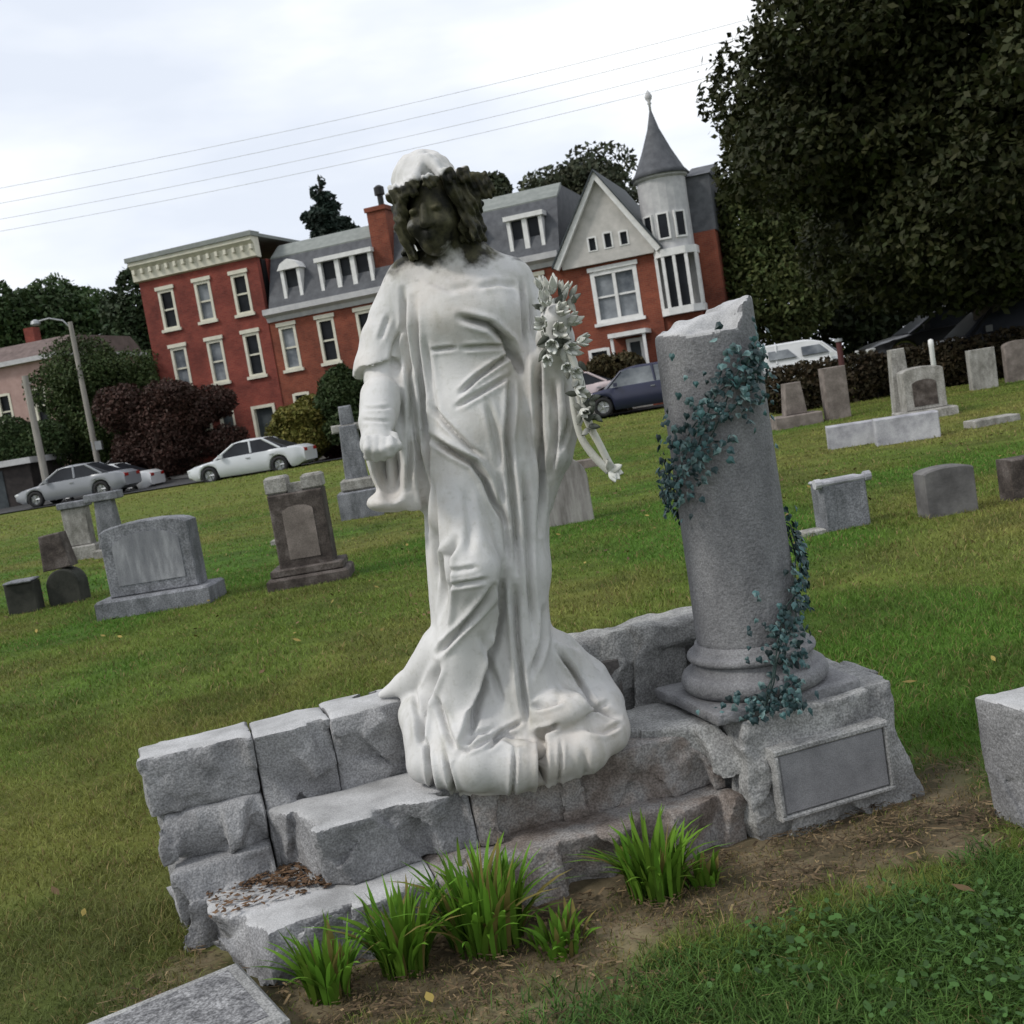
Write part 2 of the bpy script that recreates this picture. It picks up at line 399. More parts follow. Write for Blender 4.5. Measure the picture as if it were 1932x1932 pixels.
# ---------------------------------------------------------------- grass
def blades(name, x, y, h, w, col, lean, seed, mt, z=None, parent=None):
    rg = np.random.default_rng(seed); n = len(x); z = hz(x, y)-.004 if z is None else z
    az = rg.random(n)*2*np.pi; fa = rg.random(n)*2*np.pi
    dx, dy = np.cos(fa)*w/2, np.sin(fa)*w/2; lx, ly = np.cos(az)*lean*h, np.sin(az)*lean*h
    P = np.zeros((n, 5, 3), np.float32)
    for k, (t, ww, s) in enumerate([(0, 1, -1), (0, 1, 1), (.55, .8, 1), (.55, .8, -1), (1, 0, 0)]):
        P[:, k, 0] = x+lx*t*t+dx*ww*s; P[:, k, 1] = y+ly*t*t+dy*ww*s; P[:, k, 2] = z+h*t*(1-.35*lean*t)
    b = np.arange(n)[:, None]*5
    tri = np.concatenate([b+np.array([[0, 1, 2]]), b+np.array([[0, 2, 3]]), b+np.array([[3, 2, 4]])])
    c = np.repeat(col, 5, axis=0)
    return mesh_obj(name, P.reshape(-1, 3), tri, mt, parent, attrs={'col': c})
m_grass = attr_mat('grass', 'col', .7, .25, trans=.25)
rg = np.random.default_rng(11)
def scatter(d0, d1, n, wide=.62):
    d = np.sqrt(rg.random(n)*(d1*d1-d0*d0)+d0*d0); x = (rg.random(n)*2-1)*wide*d; return x, d
GXs, GYs, Hs, Ws, Cs, Ls = [], [], [], [], [], []
for d0, d1, n, h, w in [(1.7, 3.4, 90000, .038, .0026), (3.4, 6, 150000, .034, .0034), (6, 12, 180000, .034, .006), (12, 26, 120000, .036, .012), (26, 43, 30000, .05, .03)]:
    x, y = scatter(d0, d1, n)
    dm = dirt_mask(x, y) if d0 < 6 else np.zeros(n); a, b = loc_ab(x, y)
    keep = (rg.random(n) > dm*(.62+.35*sstep(-.1, .25, fbm2(x, y, 6, 3, 4))))
    if d0 < 6: keep &= ~((a > -.16) & (a < 1.86) & (b > -.03) & (b < .62))
    x, y, a, b = x[keep], y[keep], a[keep], b[keep]; n = len(x); dm = dm[keep]
    c = grass_col(x, y)*(.62+.85*rg.random(n))[:, None]
    dry = rg.random(n) < .13+.6*dm; c[dry] = np.array([.20, .155, .065])*(.5+rg.random(dry.sum()))[:, None]
    hh = h*(.45+rg.random(n))*(1+.5*fbm2(x, y, 3.0, 2, 6))*(1-.5*dm)
    GXs.append(x); GYs.append(y); Hs.append(hh); Ws.append(w*(.7+.6*rg.random(n))); Cs.append(c); Ls.append(.3+.9*rg.random(n))
n = 70000; y = 1.7+rg.random(n)*1.25; x = -.5+rg.random(n)*2.4; a, b = loc_ab(x, y); nn = fbm2(x, y, 5, 3, 3)
k = rg.random(n) < sstep(-.36, -.62, b+nn*.22)*sstep(.15, .7, a+nn*.3)*sstep(-.5, .1, fbm2(x, y, 10, 3, 21)+.1); x, y = x[k], y[k]; n = len(x)
GXs.append(x); GYs.append(y); Hs.append(.030+.035*rg.random(n)); Ws.append(.0025+.003*rg.random(n)); Cs.append(np.array([.062, .125, .024])*(.5+.9*rg.random(n))[:, None]); Ls.append(.4+1.0*rg.random(n))
cc = np.concatenate
lawn = blades('lawn_grass', cc(GXs), cc(GYs), cc(Hs), cc(Ws), cc(Cs), cc(Ls), 3, m_grass)
tag(lawn, 'short mown green and yellowish lawn grass around the gravestones', 'grass', kind='stuff')

# dry clippings and leaf litter lying on the bare soil
n = 30000; x = rg.random(n)*2.6-1.2; y = 1.9+rg.random(n)*1.6; dm = dirt_mask(x, y); a, b = loc_ab(x, y)
k = (rg.random(n) < dm*(.25+.75*sstep(-.3, .3, fbm2(x, y, 8, 3, 7)))) & ~((a > -.05) & (a < 1.85) & (b > -.02)); x, y = x[k], y[k]; n = len(x)
az = rg.random(n)*6.28; ln = .004+.018*rg.random(n)**2.5; wd = .0011+.0032*rg.random(n)**3; z = hz(x, y)+.004+.008*rg.random(n)
P = np.zeros((n, 4, 3)); tl = (rg.random(n)-.5)*.5
for q, (s, s2) in enumerate([(-1, -1), (1, -1), (1, 1), (-1, 1)]):
    P[:, q, 0] = x+np.cos(az)*ln*s-np.sin(az)*wd*s2; P[:, q, 1] = y+np.sin(az)*ln*s+np.cos(az)*wd*s2; P[:, q, 2] = z+s*ln*tl*.5+.003
tone = rg.random(n); lc = np.stack([.085+.17*tone**3, .06+.125*tone**3, .038+.065*tone**3], 1)*(.5+.7*rg.random(n))[:, None]
litter = mesh_obj('leaf_litter', P.reshape(-1, 3), np.arange(n*4).reshape(n, 4), attr_mat('litter', 'col', .9, .1), attrs={'col': np.repeat(lc, 4, 0)})
tag(litter, 'dry brown clippings and straw on the bare soil', 'leaf litter', kind='stuff')

n = 700; d_ = np.sqrt(rg.random(n)*(15**2-2.2**2)+2.2**2); x = (rg.random(n)*2-1)*.6*d_; y = d_; a, b = loc_ab(x, y)
k = (fbm2(x, y, .5, 2, 13) > -.12) & ~((a > -.3) & (a < 2) & (b > -.05) & (b < .8)); x, y = x[k], y[k]; n = len(x); ang = rg.random(n)*6.28; s = .010+.014*rg.random(n); z = hz(x, y)+.022+.012*rg.random(n); V = np.zeros((n, 6, 3)); tx = (rg.random(n)-.5)*1.2; ty = (rg.random(n)-.5)*1.2
for q in range(6):
    th = ang+q*math.pi/3; rr = s*(.62 if q % 3 else 1.25); ox = np.cos(th)*rr; oy = np.sin(th)*rr; V[:, q] = np.stack([x+ox, y+oy, z+ox*tx+oy*ty], 1)
fc_ = np.where((rg.random(n) < .6)[:, None], np.array([[.13, .085, .045]]), np.array([[.22, .17, .05]]))*(.5+.8*rg.random(n))[:, None]
fallen = mesh_obj('fallen_leaves', V.reshape(-1, 3), np.arange(n*6).reshape(n, 6), attr_mat('fallen_leaf', 'col', .8, .15), attrs={'col': np.repeat(fc_, 6, 0)})
tag(fallen, 'scattered small brown and yellow fallen leaves on the lawn', 'leaves', kind='stuff')

# low broad-leaved ground cover at the near right
n = 6500; x = rg.random(n)*2.0-.3; y = 1.75+rg.random(n)*1.0; a, b = loc_ab(x, y); nn = fbm2(x, y, 4, 3, 3)
k = (rg.random(n) < sstep(-.50, -.66, b+nn*.25)*sstep(.35, .85, a+nn*.3)*.9*sstep(-.15, .3, fbm2(x, y, 7, 3, 8)+.06)); x, y = x[k], y[k]; n = len(x)
ang = rg.random(n)*6.28; s = .0035+.0055*rg.random(n); z = hz(x, y)+.015+.04*rg.random(n); V = np.zeros((n, 6, 3)); tx = (rg.random(n)-.5)*1.1; ty = (rg.random(n)-.5)*1.1
for q in range(6):
    th = ang+q*math.pi/3; rr = s*(1.0 if q % 3 else 1.35); ox = np.cos(th)*rr; oy = np.sin(th)*rr
    V[:, q, 0] = x+ox; V[:, q, 1] = y+oy; V[:, q, 2] = z+ox*tx+oy*ty
gc = np.array([.042, .098, .020])*(.5+1.0*rg.random(n))[:, None]
cover = mesh_obj('ground_cover', V.reshape(-1, 3), np.arange(n*6).reshape(n, 6), attr_mat('cover_leaf', 'col', .6, .3, trans=.2), attrs={'col': np.repeat(gc, 6, 0)})
tag(cover, 'dark green broad-leaved ground cover in the near right lawn', 'ground cover', kind='stuff')

# strap-leaved clumps in front of the monument
m_strap = attr_mat('strap_leaf', 'col', .75, .12, trans=.3)
def clump(x, y, rad, h, n, label, seed):
    r_ = np.random.default_rng(seed); V = []; F = []; C = []
    t = thing('grass_clump', label, 'plant', (x, y, float(hz(x, y))), 0, 'strap-leaved clumps along the monument')
    for i in range(n):
        a = r_.random()*6.283; rr = rad*.55*math.sqrt(r_.random()); bx, by = rr*math.cos(a), rr*math.sin(a)
        a2 = a+(r_.random()-.5)*1.6; ln = h*(.55+.6*r_.random()); w = .0045+.004*r_.random(); out_ = (.12+.75*r_.random()**1.5)
        sx, sy = -math.sin(a2+(r_.random()-.5)), math.cos(a2+(r_.random()-.5)); b0 = len(V); K = 6
        dryl = r_.random() < .12
        col = np.array([.19, .16, .05]) if dryl else np.array([.100, .225, .024])*(.5+.8*r_.random())+np.array([.02, .0, 0])*r_.random()
        for k in range(K+1):
            u = k/K; ox = out_*ln*u**1.8; zz = ln*(u-.42*out_*u**2.6)
            ww = w*(1-u**3)*(.7+.6*math.sin(min(1, u*1.5)*math.pi/2))
            for s in (-1, 1): V.append((bx+math.cos(a2)*ox+sx*ww*s, by+math.sin(a2)*ox+sy*ww*s, zz-.006)); C.append(col*(.8+.35*u))
        for k in range(K): F.append((b0+2*k, b0+2*k+1, b0+2*k+3, b0+2*k+2))
    mesh_obj('leaf_blades', V, np.array(F), m_strap, t, attrs={'col': np.array(C)})
    return t
clump(-.60, 2.53, .09, .18, 75, 'bright green strap-leaved clump closest to the flat corner marker', 1)
clump(-.43, 2.60, .10, .215, 120, 'upright green strap-leaved clump left of the widest clump', 2)
clump(-.23, 2.67, .17, .235, 210, 'widest strap-leaved green clump below the statue hem', 3)
clump(.21, 2.78, .13, .20, 130, 'strap-leaved green clump beside the pedestal, below the pink stone ledge', 4)
clump(-.05, 2.58, .12, .09, 60, 'short sparse dry clump on bare soil in front of the plinth', 5)
clump(.33, 2.80, .09, .08, 40, 'small withered clump at the foot of the pedestal corner', 6)
# ---------------------------------------------------------------- granite monument
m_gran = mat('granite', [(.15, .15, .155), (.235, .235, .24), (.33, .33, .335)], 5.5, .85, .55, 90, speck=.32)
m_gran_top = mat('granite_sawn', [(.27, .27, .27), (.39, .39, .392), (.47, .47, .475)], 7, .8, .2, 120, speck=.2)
m_gran_lt = mat('granite_pale', [(.18, .18, .18), (.27, .27, .265), (.38, .38, .37)], 9, .85, .5, 80, speck=.35)
m_plinth = mat('granite_lichen', [(.115, .092, .078), (.20, .172, .155), (.265, .255, .248), (.30, .265, .24)], 6, .9, .5, 80, speck=.35)
m_smooth = mat('granite_smooth', [(.12, .12, .127), (.185, .185, .192), (.25, .25, .255)], 4, .9, .5, 95, speck=.22, stretch=(1.6, 1.6, .7), rw=.72, detail=10)
m_panel = mat('panel_granite', [(.17, .17, .178), (.225, .225, .233), (.28, .28, .287)], 9, .8, .15, 150, speck=.2)
m_dark = mat('granite_dark', [(.07, .065, .06), (.13, .12, .115)], 8, .9, .4, 70, speck=.2)

def biggest(V, F):
    """keep the one largest connected piece"""
    lab = np.arange(len(V))
    for _ in range(600):
        m_ = lab[F].min(1); new = lab.copy()
        for k in range(4): np.minimum.at(new, F[:, k], m_)
        new = new[new]
        if (new == lab).all(): break
        lab = new
    big = np.bincount(lab).argmax(); F = F[lab[F[:, 0]] == big]; use = np.unique(F); rm = np.full(len(V), -1); rm[use] = np.arange(len(use))
    return V[use], rm[F]

def rock(name, poly, z0, z1, parent, m, seed, amp=.02, facet=.02, h=.008, topamp=.004, sides=None, bulge=0, K=26, topm=None, shift=None):
    """rock-faced block: convex plan polygon poly (counter-clockwise) between z0 and z1; sides marked rough get pitched facets"""
    poly = np.array(poly, float); n = len(poly); r_ = np.random.default_rng(seed); mrg = .05
    lo = [poly[:, 0].min()-mrg, poly[:, 1].min()-mrg, z0-.02]; hi = [poly[:, 0].max()+mrg, poly[:, 1].max()+mrg, z1+.035]
    g = Grid(lo, hi, h); X, Y, Z = np.meshgrid(*g.ax, indexing='ij'); P = np.stack([X.ravel(), Y.ravel(), Z.ravel()], 1)
    if shift is not None: P = P+shift(P)
    pts = np.stack([r_.uniform(lo[0], hi[0], K), r_.uniform(lo[1], hi[1], K), r_.uniform(z0, z1, K)], 1)
    off = r_.uniform(-1, 1, K)*facet*.7; gr = r_.normal(0, 1, (K, 3))*facet/.09*.55
    W = P+np.stack([noise3(P, 9), noise3(P+5, 9), noise3(P+9, 9)], 1)*.02
    d2 = np.full(len(P), 1e9); fc = np.zeros(len(P))
    for k in range(K):
        q = W-pts[k]; dd = (q**2).sum(1); m_ = dd < d2; d2[m_] = dd[m_]; fc[m_] = (off[k]+q[m_]@gr[k])
    fc = np.clip(fc, -facet*1.2, facet*1.2); fb = fbm(P+seed*3.1, 14, 4)*amp
    zc = np.clip((P[:, 2]-z0)/(z1-z0), 0, 1); bl = bulge*np.sin(np.pi*zc)
    D = np.full(len(P), -9.)
    for i in range(n):
        a, b = poly[i], poly[(i+1) % n]; e_ = (b-a)/np.linalg.norm(b-a); nn = np.array([e_[1], -e_[0]])
        d = (P[:, :2]-a)@nn; rough = 1 if sides is None else sides[i]
        D = np.maximum(D, d-rough*(fc+fb+bl)+rough*facet*.28+(1-rough)*fb*.12)
    ft = fbm(P+seed, 8, 3)*topamp
    edge = np.clip(1+D/.035, 0, 1)
    D = np.maximum(D, P[:, 2]-z1-ft+edge**2*facet*.34*(.5+.5*noise3(P+seed, 17)))
    D = np.maximum(D, z0-P[:, 2])
    g.D = D.reshape(X.shape).astype(np.float32); V, F = biggest(*g.mesh()); V = laplace(V, F, 1, .35)
    o = mesh_obj(name, V, F, m, parent)
    o.data.shade_smooth() if hasattr(o.data, 'shade_smooth') else None
    if topm is not None:
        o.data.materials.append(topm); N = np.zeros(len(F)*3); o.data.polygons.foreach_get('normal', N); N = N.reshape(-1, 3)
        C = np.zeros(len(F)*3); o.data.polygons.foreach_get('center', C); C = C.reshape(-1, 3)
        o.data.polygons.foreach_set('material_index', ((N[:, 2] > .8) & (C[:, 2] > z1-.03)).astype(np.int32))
    try: o.data.set_sharp_from_angle(angle=R(38))
    except Exception: pass
    return o

def mthing(name, label, cat, a=0, b=0, z=0):
    w = MO+ME*a+MN*b
    return thing(name, label, cat, (w[0], w[1], z), MT)
wallT = mthing('stone_wall', 'low rock-faced grey granite wall of pitched blocks running behind the statue', 'stone wall')
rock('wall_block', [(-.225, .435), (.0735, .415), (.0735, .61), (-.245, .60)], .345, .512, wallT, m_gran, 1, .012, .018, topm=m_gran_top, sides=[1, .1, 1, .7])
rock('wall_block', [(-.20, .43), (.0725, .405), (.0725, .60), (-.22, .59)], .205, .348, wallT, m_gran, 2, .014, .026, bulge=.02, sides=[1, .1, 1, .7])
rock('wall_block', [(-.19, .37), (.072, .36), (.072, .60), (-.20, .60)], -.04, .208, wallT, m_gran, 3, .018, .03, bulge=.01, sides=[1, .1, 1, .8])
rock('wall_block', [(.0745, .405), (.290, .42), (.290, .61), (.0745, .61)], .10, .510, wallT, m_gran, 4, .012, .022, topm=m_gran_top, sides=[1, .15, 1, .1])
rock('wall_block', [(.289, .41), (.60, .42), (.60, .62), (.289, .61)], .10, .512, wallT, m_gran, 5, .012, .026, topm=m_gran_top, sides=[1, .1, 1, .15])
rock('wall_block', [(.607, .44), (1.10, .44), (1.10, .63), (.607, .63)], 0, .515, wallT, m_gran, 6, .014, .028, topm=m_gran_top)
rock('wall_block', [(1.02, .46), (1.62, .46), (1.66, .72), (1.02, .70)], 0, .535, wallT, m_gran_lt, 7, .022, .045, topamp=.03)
mb = MB(); mb.box(-.16, 1.2, .49, .57, .0, .46); mb.build('wall_core', m_dark, wallT)
benchT = mthing('stone_step', 'grey rock-faced granite step with a smooth top under the statue', 'stone step')
rock('step_block', [(.17, .16), (.60, .175), (.60, .43), (.10, .43)], .128, .30, benchT, m_gran, 8, .014, .026, topm=m_gran_top, topamp=.002, sides=[1, .1, .3, 1])
rock('step_block', [(.602, .17), (1.31, .12), (1.31, .43), (.602, .43)], .128, .297, benchT, m_plinth, 9, .012, .02, sides=[1, .3, .3, .1])
rock('step_block', [(1.02, .24), (1.33, .06), (1.33, .46), (1.06, .46)], .12, .322, benchT, m_gran_lt, 12, .02, .035)
plT = mthing('stone_plinth', 'long low lichen-stained granite plinth at ground level with a chipped front edge', 'plinth')
rock('plinth_slab', [(-.16, .36), (.0, -.02), (.45, .03), (.45, .43), (-.16, .43)], -.03, .128, plT, m_gran, 10, .014, .026, topm=m_gran_top, topamp=.005, sides=[1, 1, .1, .3, 1])
rock('plinth_slab', [(.452, .04), (1.34, .03), (1.34, .43), (.452, .43)], -.03, .130, plT, m_plinth, 11, .016, .035, topamp=.008, sides=[1, .3, .3, .1])
# brown leaf litter in the corner of the plinth
lt = np.random.default_rng(4); Vv = []; Cc = []
for i in range(1100):
    a_ = lt.uniform(-.12, .2); b_ = lt.uniform(.17, .40)
    if b_ < .42-.75*(a_+.14): 
        if lt.random() < .75: continue
    th = lt.random()*6.28; s_ = .004+.007*lt.random(); z_ = .130+.012*lt.random(); c_ = np.array([.125, .078, .048])*(.4+.9*lt.random())
    for q in range(4):
        k_ = th+q*math.pi/2; s2 = s_*(1.4 if q % 2 else .6)
        Vv.append((a_+math.cos(k_)*s2, b_+math.sin(k_)*s2, z_+.006*(lt.random()-.3))); Cc.append(c_)
lit2 = mesh_obj('leaf_litter', Vv, np.arange(len(Vv)).reshape(-1, 4), attr_mat('litter_brown', 'col', .9, .1), attrs={'col': np.array(Cc)})
lit2.location = (MO[0], MO[1], 0); lit2.rotation_euler = (0, 0, MT); tag(lit2, 'brown dead leaves gathered in the corner of the granite plinth', 'leaf litter', kind='stuff')

# pedestal with a framed inscription panel
pedT = mthing('pedestal', 'rock-faced grey granite pedestal block with a smooth blank inscription panel', 'pedestal')
def flare(P):
    k = np.clip((.2-P[:, 2])/.2, 0, 1); c = np.array([1.59, .2]); q = (P[:, :2]-c)
    return np.concatenate([-q*(.0*k[:, None]), np.zeros((len(P), 1))], 1)
rock('pedestal_block', [(1.335, -.01), (1.865, -.015), (1.875, .42), (1.32, .42)], -.03, .338, pedT, m_gran_lt, 20, .022, .018, h=.007, shift=flare, topamp=.008)
mb = MB(); x0, x1, z0, z1 = 1.408, 1.745, .066, .236
mb.prism([(x0, z0), (x1, z0), (x1, z1), (x0, z1)], -.052, .02, .006, axis='y')
mb.build('inscription_panel', m_panel, pedT)
mb = MB()
for (a0, a1, c0, c1) in [(x0-.014, x1+.014, z1, z1+.018), (x0-.014, x1+.014, z0-.014, z0), (x0-.014, x0, z0, z1), (x1, x1+.014, z0, z1)]:
    mb.prism([(a0, c0), (a1, c0), (a1, c1), (a0, c1)], -.058, .02, .004, axis='y')
mb.build('panel_margin', m_gran_lt, pedT)

# broken column
CX, CY = .628, 3.25
colT = thing('broken_column', 'tall grey granite column, broken off slanting at the top', 'column', (CX, CY, .335), MT)
rock('column_plinth', [(-.235, -.20), (.235, -.20), (.235, .20), (-.235, .20)], 0, .035, colT, m_smooth, 21, .004, .006, h=.008)
mb = MB(); prof = [(.20, .034)]
for k in range(9): t_ = -math.pi/2+math.pi*k/8; prof.append((.189+.025*math.cos(t_), .065+.03*math.sin(t_)))
prof += [(.182, .096), (.178, .104), (.172, .118), (.174, .124)]
for k in range(7): t_ = -math.pi/2+math.pi*k/6; prof.append((.172+.016*math.cos(t_), .138+.014*math.sin(t_)))
prof += [(.168, .153), (.165, .16), (.160, .175), (.15, .176)]
mb.lathe(prof, n=64); mb.build('column_base', m_smooth, colT, True)
g = Grid((-.19, -.19, .15), (.19, .19, 1.36), .008); sl, X, Y, Z = g.sub((-.19, -.19, .15), (.19, .19, 1.36))
P = np.stack([X.ravel(), Y.ravel(), Z.ravel()], 1)
rad = .1525-.010*(P[:, 2]-.17)/1.1; D = np.hypot(P[:, 0], P[:, 1])-rad+fbm(P, 30, 2)*.0008
ca, sa = math.cos(MT), math.sin(MT); wx = P[:, 0]*ca-P[:, 1]*sa; wy = P[:, 0]*sa+P[:, 1]*ca
top = 1.10+.15*wx+.24*wy+fbm(P+3, 11, 4)*.05+.03*np.sign(noise3(P+8, 9))*np.abs(noise3(P+8, 9))**.5+.03*sstep(.05, .14, wx)
D = np.maximum(D, (P[:, 2]-top)*.8); D = np.maximum(D, .172-P[:, 2]); g.D = D.reshape(X.shape).astype(np.float32); V, F = g.mesh()
V = laplace(V, F, 2, .5)
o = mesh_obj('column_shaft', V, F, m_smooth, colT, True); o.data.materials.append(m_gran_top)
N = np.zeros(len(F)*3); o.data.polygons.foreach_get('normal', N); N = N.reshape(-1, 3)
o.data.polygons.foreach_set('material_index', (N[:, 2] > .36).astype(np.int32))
try: o.data.set_sharp_from_angle(angle=R(40))
except Exception: pass

# ivy garland wound round the column
gar = thing('ivy_garland', 'dark teal artificial ivy garland wound round the broken column', 'garland', (CX, CY, 0.335))
r_ = np.random.default_rng(8)
path = [(-101, -.0, .27), (-93, .07, .235), (-82, .14, .195), (-66, .21, .168), (-42, .30, .165), (-12, .40, .165), (20, .46, .165), (90, .54, .165), (150, .60, .165), (185, .64, .163), (210, .70, .163), (235, .77, .163), (258, .84, .162), (282, .90, .162), (300, .93, .16), (318, .95, .16)]
def gp(t):
    k = t*(len(path)-1); i = min(int(k), len(path)-2); f_ = k-i; a = [path[i][q]*(1-f_)+path[i+1][q]*f_ for q in range(3)]
    return R(a[0]), a[1], a[2]
mb = MB()
for s_ in range(3):
    pts = []
    for i in range(90):
        a, z, r0 = gp(i/89.); z += .04*math.sin(i*.31+s_*2.1)*(1 if i > 12 else .3); r1 = r0+.006+.004*math.sin(i*.9+s_)
        pts.append((math.cos(a)*r1, math.sin(a)*r1, max(z, .012 if r1 > .22 else .0)+.004))
    mb.tube(pts, .0022, 5)
mb.build('vine_stem', flat_mat('vine', (.02, .04, .035), .7), gar)
V = []; C = []; F = []
def ivy_leaf(c, nrm, up, s, col, rim):
    nrm = Vector(nrm).normalized(); up = (Vector(up)-nrm*Vector(up).dot(nrm)).normalized(); sd_ = nrm.cross(up)
    out_ = [(0, -.55), (.38, -.62), (.62, -.2), (.5, .12), (.3, .3), (0, .8), (-.3, .3), (-.5, .12), (-.62, -.2), (-.38, -.62)]
    b = len(V); V.append(Vector(c)+nrm*.004); C.append(col)
    for px, py in out_: V.append(Vector(c)+sd_*px*s+up*py*s-nrm*.004*abs(px)); C.append(rim)
    for k in range(10): F.append((b, b+1+k, b+1+(k+1) % 10))
for i in range(1050):
    t = r_.random(); a, z, r0 = gp(t); deg = math.degrees(a)
    sp_ = .105 if 200 < deg < 400 else (.05 if deg > -20 else .06)
    da = r_.normal(0, 1)*(.16 if deg > -20 else .24); dz = r_.normal(0, 1)*sp_*.62
    zz = z+dz
    if r0 > .2: zz = max(.0, zz*.5)+.01
    a += da; rr = r0+.008+.022*r_.random(); p = Vector((math.cos(a)*rr, math.sin(a)*rr, max(zz, .01)))
    nr = Vector((math.cos(a), math.sin(a), .25))+Vector(r_.normal(0, .45, 3)); upv = Vector((r_.normal(0, .7), r_.normal(0, .7), -1))
    q = r_.random(); base = np.array([.014, .036, .039])*(.5+r_.random()) if q < .74 else np.array([.045, .105, .108])*(.6+.7*r_.random())
    rim = base*1.25 if r_.random() < .75 else np.array([.12, .20, .195])*(.6+.6*r_.random())
    ivy_leaf(p, nr, upv, .010+.010*r_.random(), base, rim)
mesh_obj('ivy_leaves', V, F, attr_mat('ivy', 'col', .5, .4), gar, attrs={'col': np.array(C)})

# flat bevelled marker in the near left corner
mk = thing('flat_marker', 'flat grey granite grave marker with a pale rim in the near left corner', 'grave marker', (-.83, 2.62, 0), R(31))
mb = MB(); mb.box(-.64, 0, -.35, 0, -.03, .078, .010); mb.build('marker_block', m_gran_lt, mk)
mb = MB(); mb.box(-.61, -.035, -.318, -.032, .05, .0805, .001)
mb.build('marker_face', mat('marker_face', [(.10, .10, .105), (.19, .19, .195), (.30, .30, .305)], 30, .85, .5, 70, speck=.5), mk)
# ---------------------------------------------------------------- marble statue
def stone_skin(name, base, stain_and_shade, green, rough=.62):
    m, t, b = new_mat(name, rough, .22); N = t.nodes.new; Lk = t.links.new
    tc = N('ShaderNodeTexCoord'); at_ = N('ShaderNodeAttribute'); at_.attribute_name = 'stain_and_shade'
    def nz(sc, det=6, st=(1, 1, 1)):
        mp = N('ShaderNodeMapping'); mp.inputs['Scale'].default_value = st; Lk(tc.outputs['Object'], mp.inputs[0])
        n = N('ShaderNodeTexNoise'); n.inputs['Scale'].default_value = sc; n.inputs['Detail'].default_value = det; n.inputs['Roughness'].default_value = .6; Lk(mp.outputs[0], n.inputs['Vector']); return n
    def ramp(src, p0, p1, c0, c1):
        r = N('ShaderNodeValToRGB'); r.color_ramp.elements[0].position = p0; r.color_ramp.elements[1].position = p1
        r.color_ramp.elements[0].color = (*c0, 1); r.color_ramp.elements[1].color = (*c1, 1); Lk(src, r.inputs[0]); return r
    r1 = ramp(nz(5).outputs['Fac'], .3, .7, tuple(x*.82 for x in base), tuple(min(.9, x*1.06) for x in base))
    r2 = ramp(nz(7, 7, (2.2, 2.2, .35)).outputs['Fac'], .52, .75, (1, 1, 1), (.76, .76, .71))     # rain streaks
    mx = N('ShaderNodeMix'); mx.data_type = 'RGBA'; mx.blend_type = 'MULTIPLY'; mx.inputs['Factor'].default_value = 1
    Lk(r1.outputs[0], mx.inputs['A']); Lk(r2.outputs[0], mx.inputs['B'])
    r4 = ramp(nz(2.6, 8).outputs['Fac'], .50, .68, (1, 1, 1), (.86, .79, .72))      # faint rusty-pink patches
    mq = N('ShaderNodeMix'); mq.data_type = 'RGBA'; mq.blend_type = 'MULTIPLY'; mq.inputs['Factor'].default_value = .8
    Lk(mx.outputs['Result'], mq.inputs['A']); Lk(r4.outputs[0], mq.inputs['B'])
    r5 = ramp(nz(60, 8).outputs['Fac'], .55, .72, (1, 1, 1), (.84, .84, .81))        # small dark flecks
    mr = N('ShaderNodeMix'); mr.data_type = 'RGBA'; mr.blend_type = 'MULTIPLY'; mr.inputs['Factor'].default_value = .8
    Lk(mq.outputs['Result'], mr.inputs['A']); Lk(r5.outputs[0], mr.inputs['B']); mx = mr
    r3 = ramp(nz(20, 8).outputs['Fac'], .40, .72, stain_and_shade, green)
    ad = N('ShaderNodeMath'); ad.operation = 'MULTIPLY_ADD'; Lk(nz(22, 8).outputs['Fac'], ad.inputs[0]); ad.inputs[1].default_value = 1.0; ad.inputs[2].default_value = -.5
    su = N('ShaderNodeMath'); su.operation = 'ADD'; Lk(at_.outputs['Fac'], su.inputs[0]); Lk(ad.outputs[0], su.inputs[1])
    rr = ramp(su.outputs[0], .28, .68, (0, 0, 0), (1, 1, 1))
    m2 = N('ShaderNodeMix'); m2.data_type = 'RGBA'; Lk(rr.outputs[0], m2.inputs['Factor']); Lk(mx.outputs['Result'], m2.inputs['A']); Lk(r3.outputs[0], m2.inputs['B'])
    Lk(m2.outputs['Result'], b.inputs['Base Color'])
    bp = N('ShaderNodeBump'); bp.inputs['Strength'].default_value = .25; bp.inputs['Distance'].default_value = .004; Lk(nz(150, 4).outputs['Fac'], bp.inputs['Height']); Lk(bp.outputs[0], b.inputs['Normal'])
    return m
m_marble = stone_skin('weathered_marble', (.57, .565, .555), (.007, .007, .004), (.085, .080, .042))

YC = 3.19                                   # depth of the figure's axis
def px(u, v, Y=YC): p = at(u, v, Y); return p[0], p[2]
def p3(u, v, Y=YC): return at(u, v, Y)
Lpx = [(800, 470), (775, 490), (752, 505), (742, 530), (750, 600), (768, 700), (785, 800), (797, 900), (803, 1000), (808, 1100), (814, 1180), (812, 1230), (800, 1265), (778, 1310), (768, 1370), (778, 1430), (800, 1480)]
Rpx = [(905, 470), (930, 490), (960, 500), (985, 530), (1000, 600), (1012, 700), (1023, 800), (1026, 900), (1023, 1000), (1024, 1100), (1032, 1180), (1045, 1225), (1075, 1265), (1120, 1310), (1158, 1370), (1160, 1420), (1140, 1470)]
Lc = np.array([px(*q) for q in Lpx])[::-1]; Rc = np.array([px(*q) for q in Rpx])[::-1]
g = Grid((-.62, 2.78, .24), (.46, 3.52, 2.12), .005)
sl, X, Y, Z = g.sub((-.50, 2.80, .24), (.40, 3.50, 1.86))
zz = Z[0, 0, :]; xl = np.interp(zz, Lc[:, 1], Lc[:, 0]); xr = np.interp(zz, Rc[:, 1], Rc[:, 0])
